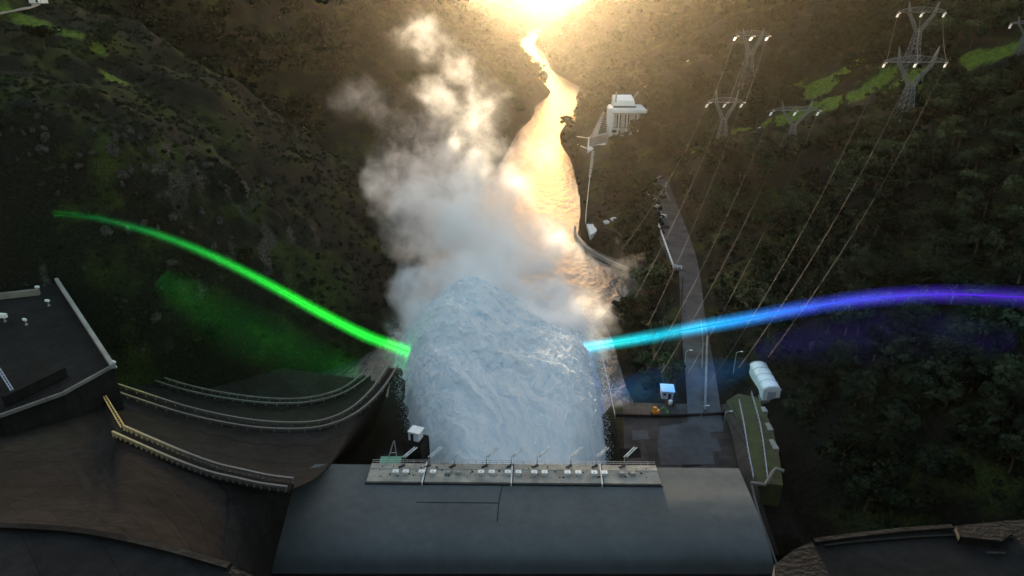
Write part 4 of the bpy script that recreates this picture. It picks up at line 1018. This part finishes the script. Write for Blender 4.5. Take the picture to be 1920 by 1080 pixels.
# scrub on the left slope and lower right slope
N = 30000
sy_ = 80*(520/80)**(rng.uniform(0, 1, N))
side = rng.uniform(0, 1, N) < .72
sx_ = np.where(side, rng.uniform(-330, -20, N), rng.uniform(45, 230, N))
Lr = np.interp(sy_, YE, XL); Rr = np.interp(sy_, YE, XR); dd = np.maximum(Lr-sx_, sx_-Rr)
sz_ = hgt(sx_, sy_); rxx = np.interp(sy_, RY, RX)
ok = (dd > 2) & (sz_ > .6) & ~((np.abs(sx_-rxx) < 8) & (sy_ < RY[-1]+12)) & ~((sx_ > 18) & (sx_ < 80) & (sy_ < 180)) & ~((sx_ > 60) & (sy_ < 80))
for (mx_, my_, a, b_) in MEADOWS: ok &= np.hypot((sx_-mx_)/a, (sy_-my_)/b_) > .9
ok &= rng.uniform(0, 1, N) < (.25+.75*smooth(fbm(sx_/28, sy_/28, 12.2, 3), -.3, .3))
sx_, sy_, sz_ = sx_[ok], sy_[ok], sz_[ok]
V, F, off = [], [], 0
bushes = []
for i in range(6):
    r = np.random.default_rng(500+i); n = 42; d = r.normal(size=(n, 3)); d /= np.linalg.norm(d, axis=1, keepdims=True); d[:, 2] = np.abs(d[:, 2])
    p = d*np.array([.5, .5, .55])*r.uniform(.5, 1.05, n)[:, None]; nn = d+r.normal(size=(n, 3))*.6; nn /= np.linalg.norm(nn, axis=1, keepdims=True)
    t = np.cross(nn, r.normal(size=(n, 3))); t /= np.linalg.norm(t, axis=1, keepdims=True); b = np.cross(nn, t); s = .13*r.uniform(.6, 1.4, n)[:, None]
    bushes.append((np.stack([p-t*s-b*s, p+t*s-b*s, p+t*s+b*s, p-t*s+b*s], 1).reshape(-1, 3), np.arange(n*4).reshape(-1, 4)))
for j in range(len(sx_)):
    v, f = bushes[j % 6]; s = rng.uniform(.7, 2.3)*(1.25 if sx_[j] > 0 else 1); a = rng.uniform(0, 6.28); ca_, sa_ = math.cos(a), math.sin(a)
    w_ = v*s*np.array([1.2, 1.2, 1]); w_ = np.stack([w_[:, 0]*ca_-w_[:, 1]*sa_+sx_[j], w_[:, 0]*sa_+w_[:, 1]*ca_+sy_[j], w_[:, 2]+sz_[j]-.1], -1)
    V.append(w_); F.append(f+off); off += len(v)
tag(np_mesh("scrub", np.vstack(V), np.vstack(F), M['scrub']), "low dark heath scrub covering the steep slopes", "scrub", None, "stuff")
# rock outcrops on the left slope
rp = []
for i in range(6):
    r = np.random.default_rng(700+i); nu, nv = 22, 14
    a, e = np.meshgrid(np.linspace(0, 2*np.pi, nu, endpoint=False), np.linspace(-.5, np.pi/2, nv))
    p = np.stack([np.cos(a)*np.cos(e), np.sin(a)*np.cos(e), np.sin(e)], -1)
    q = 1+.45*ridged(p[..., 0]*1.6+i*7, p[..., 1]*1.6, p[..., 2]*1.6+i, 4)-.2; p = np.round(p*q[..., None]*3.2)/3.2*.55 + p*q[..., None]*.45
    p *= np.array([1.0, .7, 1.1]); idx = np.arange(nu*nv).reshape(nv, nu)
    f = np.stack([idx[:-1], np.roll(idx[:-1], -1, 1), np.roll(idx[1:], -1, 1), idx[1:]], -1).reshape(-1, 4)
    o = np_mesh("rock_outcrop", p.reshape(-1, 3), f, M['rock']); rp.append(o.data); bpy.data.objects.remove(o)
zones = [(60, 245, 60, 50, 14, "below the grassy ridge at the far left"), (210, 265, 45, 50, 16, "in the grey cliff band left of the ravine"), (170, 320, 60, 30, 8, "under the grey cliff band"), (340, 290, 70, 50, 14, "scattered over the middle of the left spur"),
         (450, 380, 90, 50, 12, "along the crest of the left spur"), (300, 420, 120, 50, 10, "around the green light on the left slope"), (300, 560, 120, 60, 8, "on the slope under the green light"), (640, 470, 60, 50, 6, "on the lower spur beside the mist"),
         (1640, 640, 130, 50, 9, "on the bare slope below the violet light")]
for (px, py, sx0, sy0, n, txt) in zones:
    for _ in range(n):
        x, y, z = hit(px+rng.normal()*sx0*.6, py+rng.normal()*sy0*.6)
        if y > 900 or z < 2: continue
        o = bpy.data.objects.new("rock_outcrop", rp[rng.integers(0, 6)]); COL.objects.link(o); s = rng.uniform(.6, 1.7)
        o.location = (x, y, z-.3); o.scale = (s*rng.uniform(.7, 1.6), s*.9, s*rng.uniform(.7, 1.4)); o.rotation_euler = (rng.uniform(-.3, .3), rng.uniform(-.3, .3), rng.uniform(0, 6.28))
        tag(o, f"jagged grey rock outcrop {txt}", "rock", f"grey rock outcrops {txt}")

# ------------------------------------------------------------------ spillway water
JY0, JY1 = 121.5, 282.0
nu, nv = 560, 620
v_ = np.linspace(0, 1, nv); Yj = JY0+(JY1-JY0)*v_**1.05
def ex(px, py, z): return atz(px, py, z)
ledge = [ex(810, 870, 31), ex(800, 830, 27), ex(778, 800, 25), ex(760, 760, 23), ex(748, 720, 20), ex(738, 680, 15), ex(733, 650, 11), ex(745, 620, 8), ex(755, 590, 5), ex(760, 565, 2)]
redge = [ex(1130, 870, 31), ex(1146, 830, 27), ex(1152, 800, 25), ex(1148, 760, 22), ex(1142, 715, 20), ex(1133, 680, 15), ex(1128, 650, 11), ex(1124, 620, 8), ex(1120, 595, 5), ex(1112, 570, 2)]
xl_ = np.interp(Yj, [p[1] for p in ledge], [p[0] for p in ledge]); xr_ = np.interp(Yj, [p[1] for p in redge], [p[0] for p in redge])
ker = np.ones(41)/41
xl_ = np.convolve(np.pad(xl_, 20, 'edge'), ker, 'valid'); xr_ = np.convolve(np.pad(xr_, 20, 'edge'), ker, 'valid')
u_ = np.linspace(-1, 1, nu); u_ = np.sign(u_)*np.abs(u_)**.8
JX = (xl_[:, None]+xr_[:, None])/2 + u_[None, :]*(xr_-xl_)[:, None]/2; JYg = np.repeat(Yj[:, None], nu, 1)
ragged = fbm(JYg/9, u_[None, :]*.3, 2.2, 4)*1.8*smooth(np.abs(u_), .5, 1.0)[None, :]*smooth(v_, .02, .25)[:, None]
JX = JX + ragged*np.sign(u_)[None, :]
peak = -15.0
prof_pk = np.interp(JYg, [121, 140, 165, 195, 222, 236, 250, 268, 284], [31.5, 33.5, 34, 33, 31, 29, 17, 5, -2])
prof_r = np.interp(JYg, [121, 140, 165, 190, 210, 225, 240, 262, 284], [31.5, 33, 32, 28, 21, 14, 9, 3, -2])
prof_l = np.interp(JYg, [121, 140, 165, 195, 215, 235, 250, 268, 284], [31.5, 32.5, 31, 27, 22, 16, 9, 3, -2])
wr = smooth(JX, peak, peak+34); wl = smooth(-JX, -peak, -peak+26)
zj = prof_pk*(1-wr)*(1-wl) + prof_r*wr + prof_l*wl
# streaks that fan out from the gates, plus billows
ang = (JX-2)/(JYg-45)*120; rad_ = JYg
sk = .55*JX; A = ang + .42*(JYg-122) ; B = JYg*.9 - .35*JX
wx = fbm(JX/11, JYg/11, 7.7, 3)*4
amp = smooth(v_, .0, .35)[:, None]
bil = ridged((A+wx)/13, (B+wx)/34, 3.1, 4)*3.6 + ridged((A+wx)/5, (B+wx)/13, 5.4, 2)*.8
bil = (bil + ridged((A+wx*.6)/3.2, (B+wx*.6)/11, 6.1, 4)*.9)*amp + .16*ridged(JX/2.1+wx*.2, JYg/2.6, 8.3, 3)*(.35+.65*amp)
edge = 1-np.abs(u_[None, :])**7
zj = (zj + bil)*edge - 3*(1-edge)
JX = JX + .7*fbm(JYg/3, zj/3, JX/3, 3)*amp; JYg = JYg - 1.2*fbm(JX/3+9, zj/3, JYg/3, 3)*amp
wv = np.stack([JX, JYg, np.maximum(zj, -3)], -1).reshape(-1, 3)
def water_mat():
    m, t, n, l = nodes_of("white_spillway_water"); n.remove(n["Principled BSDF"]); out = n["Material Output"]
    geo = n.new("ShaderNodeNewGeometry"); nz = n.new("ShaderNodeTexNoise"); nz.inputs["Scale"].default_value = .10; nz.inputs["Detail"].default_value = 6; nz.inputs["Roughness"].default_value = .6
    l.new(geo.outputs["Position"], nz.inputs["Vector"])
    r = n.new("ShaderNodeValToRGB"); r.color_ramp.elements[0].position = .34; r.color_ramp.elements[0].color = (.76, .85, .92, 1); r.color_ramp.elements[1].position = .62; r.color_ramp.elements[1].color = (.90, .93, .955, 1)
    fo = n.new("ShaderNodeVertexColor"); fo.layer_name = "foam"; av_ = n.new("ShaderNodeMix"); av_.data_type = 'FLOAT'; av_.inputs[0].default_value = .72
    l.new(nz.outputs[0], av_.inputs[2]); l.new(fo.outputs[0], av_.inputs[3]); l.new(av_.outputs[0], r.inputs[0])
    d = n.new("ShaderNodeBsdfDiffuse"); tr = n.new("ShaderNodeBsdfTranslucent"); ms = n.new("ShaderNodeMixShader"); ms.inputs[0].default_value = .45
    nb = n.new("ShaderNodeTexNoise"); nb.inputs["Scale"].default_value = 1.6; nb.inputs["Detail"].default_value = 6; l.new(geo.outputs["Position"], nb.inputs["Vector"])
    bp = n.new("ShaderNodeBump"); bp.inputs["Strength"].default_value = .3; bp.inputs["Distance"].default_value = .4; l.new(nb.outputs[0], bp.inputs["Height"])
    for q in (d, tr): l.new(r.outputs[0], q.inputs[0]); l.new(bp.outputs[0], q.inputs["Normal"])
    l.new(d.outputs[0], ms.inputs[1]); l.new(tr.outputs[0], ms.inputs[2]); l.new(ms.outputs[0], out.inputs[0]); return m
WM = water_mat()
foam = ridged((A+wx*.6)/3.2, (B+wx*.6)/11, 6.1, 4)*.8 + .2*ridged((A+wx)/9, (B+wx)/40, 2.7, 3) + .5*ridged((A+wx*.5)/1.3, (B+wx*.5)/4.5, 4.4, 4)
foam = np.clip(.5+(foam-foam.mean())/(foam.std()*7), 0, 1)
spill = np_mesh("spillway_water", wv, grid_faces(nv, nu), WM, True); tag(spill, "white mass of water shooting from the gates of the power station", "water jet", None, "stuff")
fa = spill.data.color_attributes.new("foam", 'FLOAT_COLOR', 'POINT'); fa.data.foreach_set("color", np.repeat(foam.reshape(-1, 1), 4, 1).astype(np.float32).ravel())
# flying droplets and clumps along the edges
nd = 60000
iv = (40+(nv-80)*rng.uniform(0, 1, nd)**.75).astype(int); kind_ = rng.uniform(0, 1, nd)
iu = np.where(kind_ < .28, rng.integers(0, 26, nd), np.where(kind_ < .56, rng.integers(nu-26, nu, nd), rng.integers(10, nu-10, nd)))
base = wv.reshape(nv, nu, 3)[iv, iu].copy(); sidee = kind_ < .56; tv_ = iv/nv
ex_ = rng.exponential(1.0, nd)
base[:, 0] += np.where(sidee, np.where(kind_ < .28, -1, 1)*ex_*(.12+.85*smooth(tv_, .1, .6)), rng.normal(size=nd)*.5)
base[:, 2] += np.where(sidee, rng.normal(size=nd)*1.0 + rng.uniform(0, 1, nd)*(wv.reshape(nv, nu, 3)[iv, np.clip(iu, 40, nu-40), 2]-base[:, 2])*.9, ex_*(.08+1.6*smooth(tv_, .45, .75)))
base[:, 1] += rng.normal(size=nd)*.8
s = np.where(sidee, .035+.13*rng.uniform(0, 1, nd)**3, .05+.24*rng.uniform(0, 1, nd)**3)
tt = rng.normal(size=(nd, 3, 3)); tt /= np.linalg.norm(tt, axis=2, keepdims=True)
dvv = base[:, None, :] + tt*s[:, None, None]*1.5; dff = np.arange(nd*3).reshape(-1, 3)
tag(np_mesh("water_droplets", dvv.reshape(-1, 3), dff.reshape(-1, 3), WM, False), "loose clumps of white water flying off the jet edges", "spray", None, "stuff")

# ------------------------------------------------------------------ mist
BL = []   # centre, radii, weight
def blob(px, py, Y, rx, ry, wgt, rd=None):
    c = aty(px, py, Y); m = float(project(*map(np.array, c))[2])/FPX
    BL.append((c, (rx*m, rd or rx*m*.5, ry*m), wgt))
for a in [(900, 540, 252, 135, 70, 1.2), (1030, 565, 256, 105, 50, 1.1), (800, 590, 240, 60, 65, .9), (930, 480, 285, 155, 90, 1.3), (830, 440, 290, 105, 95, 1.1), (1040, 500, 290, 80, 60, .8),
          (890, 390, 305, 140, 90, .95), (760, 340, 315, 95, 80, .8), (990, 420, 325, 80, 65, .55), (850, 290, 330, 105, 75, .62), (940, 320, 345, 70, 75, .40), (715, 350, 320, 55, 60, .66),
          (800, 210, 350, 65, 75, .36), (730, 230, 345, 50, 65, .34), (850, 140, 370, 60, 90, .22), (785, 75, 380, 75, 60, .17), (900, 210, 370, 60, 90, .26), (665, 185, 350, 75, 45, .17), (1172, 520, 285, 34, 70, .30), (1115, 605, 248, 45, 45, .6), (1000, 300, 400, 60, 60, .16),
          (770, 680, 200, 45, 70, .45), (1112, 690, 195, 40, 70, .38), (785, 560, 258, 60, 60, 1.0), (755, 620, 215, 32, 50, .8), (762, 730, 178, 30, 60, .5), (1135, 740, 176, 28, 60, .42), (1080, 570, 258, 60, 45, .9), (880, 780, 165, 140, 80, .42), (1040, 740, 180, 120, 95, .34), (850, 670, 207, 140, 85, .45), (890, 575, 230, 140, 62, 1.0), (1050, 605, 224, 105, 60, .95), (960, 650, 212, 140, 60, .35)]:
    blob(*a)
BLo = np.array([np.array(b[0])-np.array(b[1])*1.15 for b in BL]); BHi = np.array([np.array(b[0])+np.array(b[1])*1.15 for b in BL])
def mist_mat():
    m, t, n, l = nodes_of("river_mist"); n.remove(n["Principled BSDF"]); out = n["Material Output"]
    geo = n.new("ShaderNodeNewGeometry"); pos = geo.outputs["Position"]
    def math_(op, a, b=None, clamp=False):
        q = n.new("ShaderNodeMath"); q.operation = op; q.use_clamp = clamp
        for i, v in enumerate((a, b)):
            if v is None: continue
            if isinstance(v, (int, float)): q.inputs[i].default_value = v
            else: l.new(v, q.inputs[i])
        return q.outputs[0]
    def vm(op, a, b):
        q = n.new("ShaderNodeVectorMath"); q.operation = op
        for i, v in enumerate((a, b)):
            if isinstance(v, tuple): q.inputs[i].default_value = v
            else: l.new(v, q.inputs[i])
        return q
    nw = n.new("ShaderNodeTexNoise"); nw.inputs["Scale"].default_value = .028; nw.inputs["Detail"].default_value = 2; l.new(pos, nw.inputs["Vector"])
    wv_ = vm('SUBTRACT', nw.outputs["Color"], (.5, .5, .5)).outputs[0]; wv_ = vm('MULTIPLY', wv_, (34, 34, 30)).outputs[0]
    nf = n.new("ShaderNodeTexNoise"); nf.inputs["Scale"].default_value = .11; nf.inputs["Detail"].default_value = 3; l.new(pos, nf.inputs["Vector"])
    wf = vm('MULTIPLY', vm('SUBTRACT', nf.outputs["Color"], (.5, .5, .5)).outputs[0], (15, 15, 15)).outputs[0]
    wv_ = vm('ADD', wv_, wf).outputs[0]
    p2 = vm('ADD', pos, wv_).outputs[0]
    tot = None
    for c, r, w_ in BL:
        q = vm('SUBTRACT', p2, tuple(c)).outputs[0]; q = vm('DIVIDE', q, tuple(r)).outputs[0]
        ln = n.new("ShaderNodeVectorMath"); ln.operation = 'LENGTH'; l.new(q, ln.inputs[0])
        f = math_('SUBTRACT', 1.0, ln.outputs["Value"], True); f = math_('MULTIPLY', f, w_)
        tot = f if tot is None else math_('ADD', tot, f)
    nz = n.new("ShaderNodeTexNoise"); nz.inputs["Scale"].default_value = .062; nz.inputs["Detail"].default_value = 6; nz.inputs["Roughness"].default_value = .7
    p3 = vm('ADD', pos, vm('MULTIPLY', wv_, (.5, .5, .5)).outputs[0]).outputs[0]; l.new(p3, nz.inputs["Vector"])
    mr = n.new("ShaderNodeMapRange"); mr.interpolation_type = 'SMOOTHSTEP'; mr.inputs[1].default_value = .42; mr.inputs[2].default_value = .66; l.new(nz.outputs[0], mr.inputs[0])
    thick = math_('MULTIPLY', tot, tot)
    dn = math_('MULTIPLY', tot, math_('ADD', mr.outputs[0], .05)); dn = math_('ADD', dn, math_('MULTIPLY', thick, .45))
    dn = math_('MULTIPLY', dn, MIST_D)
    pv = n.new("ShaderNodeVolumePrincipled"); pv.inputs["Color"].default_value = (1.0, 1.0, 1.0, 1); pv.inputs["Anisotropy"].default_value = .22
    l.new(dn, pv.inputs["Density"]); l.new(pv.outputs[0], out.inputs["Volume"])
    m.cycles.volume_step_rate = .22
    return m
MIST_D = .26
# lumpy hull: union outline of the puffs, row by row
def hull():
    lo, hi = BLo.min(0), BHi.max(0); zs = np.linspace(max(lo[2], -1), hi[2]+3, 26); na = 40; P = []
    for z in zs:
        pts = []
        for c, r, _ in BL:
            c = np.array(c); r = np.array(r)*1.35; q = abs(z-c[2])/(r[2]+6)
            if q < 1:
                s = math.sqrt(1-q*q); tt = np.linspace(0, 2*np.pi, 20); pts.append(np.stack([c[0]+(r[0]*s+6)*np.cos(tt), c[1]+(r[1]*s+6)*np.sin(tt)], -1))
        pts = np.vstack(pts) if pts else np.array([[BL[15][0][0], BL[15][0][1]]])
        c0 = (pts.max(0)+pts.min(0))/2; row = []
        for a in np.linspace(0, 2*np.pi, na, endpoint=False):
            d = np.array([math.cos(a), math.sin(a)]); row.append(c0 + d*max(0.5, np.max((pts-c0)@d)*1.0))
        row = np.array(row); P.append(np.column_stack([row, np.full(na, z)]))
    return np.array(P)
hp = hull(); nz_, na_ = hp.shape[:2]; idx = np.arange(nz_*na_).reshape(nz_, na_)
hf = [tuple(int(v) for v in q) for q in np.stack([idx[:-1], np.roll(idx[:-1], -1, 1), np.roll(idx[1:], -1, 1), idx[1:]], -1).reshape(-1, 4)] + [tuple(int(v) for v in idx[0][::-1]), tuple(int(v) for v in idx[-1])]
mb = MB().add([tuple(p) for p in hp.reshape(-1, 3)], hf)
mist = mb.build("mist", mist_mat()); tag(mist, "billowing pale mist rising from the spillway", "mist", None, "stuff")

# ------------------------------------------------------------------ coloured light beams
def beam(name, pix, label, cols, rad, Yf):
    P = []
    for (px, py) in pix:
        h = hit(px, py, 60); Y = min(Yf(px), h[1]*.90); P.append(aty(px, py, Y))
    P = resample(P, 48); o = empty(name, tuple(P[0]), label, "light beam")
    Q = [tuple(np.array(p)-P[0]) for p in P]
    xs = P[:, 0]; x0, x1 = xs.min(), xs.max()
    def emat(nm, strength, volume):
        m, t, n, l = nodes_of(nm); n.remove(n["Principled BSDF"]); out = n["Material Output"]
        geo = n.new("ShaderNodeNewGeometry"); s = n.new("ShaderNodeSeparateXYZ"); l.new(geo.outputs["Position"], s.inputs[0])
        mr = n.new("ShaderNodeMapRange"); mr.inputs[1].default_value = x0; mr.inputs[2].default_value = x1; l.new(s.outputs[0], mr.inputs[0])
        r = n.new("ShaderNodeValToRGB"); cr = r.color_ramp
        while len(cr.elements) < len(cols): cr.elements.new(.5)
        for e, (ps_, c) in zip(cr.elements, cols): e.position = ps_; e.color = (*c, 1)
        l.new(mr.outputs[0], r.inputs[0]); em = n.new("ShaderNodeEmission"); em.inputs[1].default_value = strength; l.new(r.outputs[0], em.inputs[0])
        l.new(em.outputs[0], out.inputs["Volume" if volume else "Surface"])
        if volume: m.cycles.volume_step_rate = .5
        return m
    n = len(Q); tp = [rad(i/(n-1)) for i in range(n)]
    MB().tube(Q, [r*.10 for r in tp], 10).build("core", emat(name+"_core", BEAM_C, False), o)
    for i, f in enumerate((.34, .55, .78, 1.05)):
        MB().tube(Q, [r*f for r in tp], 14).build(["inner_glow", "middle_glow", "outer_glow", "faint_glow"][i], emat(name+"_glow", BEAM_I*(1.3, 1.0, .6, .35)[i], True), o)
    return o
BEAM_C, BEAM_I = .12, .0009
GB = beam("green_light_beam", [(100, 400), (150, 404), (200, 413), (300, 441), (400, 481), (500, 531), (600, 586), (680, 627), (735, 648), (790, 668)], "glowing green beam of light arching from the spray across the left hillside",
     [(0, (.0, .004, .002)), (.08, (.002, .05, .02)), (.3, (.01, .28, .03)), (.6, (.02, .75, .04)), (1, (.02, 1.0, .06))], lambda t: 1.3+1.1*t, lambda px: np.interp(px, [100, 690, 750, 790], [185, 196, 207, 226]))
BB = beam("blue_light_beam", [(1075, 655), (1120, 648), (1200, 635), (1300, 616), (1400, 598), (1500, 579), (1600, 563), (1700, 554), (1800, 552), (1920, 558), (1990, 568)], "glowing cyan to violet beam of light curving from the spray across the right hillside",
     [(0, (.02, .75, .62)), (.12, (.02, .70, .68)), (.38, (.01, .40, .85)), (.62, (.05, .09, .85)), (.85, (.08, .02, .62)), (1, (.05, .015, .4))], lambda t: 2.2+.4*t, lambda px: np.interp(px, [1070, 1120, 1300, 1920], [230, 206, 182, 150]))

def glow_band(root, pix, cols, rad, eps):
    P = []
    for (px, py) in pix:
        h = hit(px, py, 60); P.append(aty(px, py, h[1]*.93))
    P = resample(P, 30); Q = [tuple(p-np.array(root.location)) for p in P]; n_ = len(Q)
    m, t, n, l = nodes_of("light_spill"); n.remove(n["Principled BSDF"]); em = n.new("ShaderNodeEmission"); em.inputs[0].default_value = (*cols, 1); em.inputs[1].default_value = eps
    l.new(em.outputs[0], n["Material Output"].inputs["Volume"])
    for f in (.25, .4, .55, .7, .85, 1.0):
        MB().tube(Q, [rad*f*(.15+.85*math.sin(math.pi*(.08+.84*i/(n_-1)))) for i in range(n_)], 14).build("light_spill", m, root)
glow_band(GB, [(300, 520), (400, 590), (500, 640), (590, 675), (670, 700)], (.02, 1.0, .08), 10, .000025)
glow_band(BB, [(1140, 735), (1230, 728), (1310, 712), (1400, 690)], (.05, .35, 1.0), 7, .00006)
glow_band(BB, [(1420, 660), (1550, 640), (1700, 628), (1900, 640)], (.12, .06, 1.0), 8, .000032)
# ------------------------------------------------------------------ haze
m, t, n, l = nodes_of("valley_haze"); n.remove(n["Principled BSDF"])
pv = n.new("ShaderNodeVolumePrincipled"); pv.inputs["Color"].default_value = (1.0, .88, .66, 1); pv.inputs["Density"].default_value = .000011; pv.inputs["Anisotropy"].default_value = .84
l.new(pv.outputs[0], n["Material Output"].inputs["Volume"])
hz = MB().box((0, 1980, 104), (9800, 4400, 216)).build("haze", m); tag(hz, "golden evening haze filling the valley", "haze", None, "stuff")
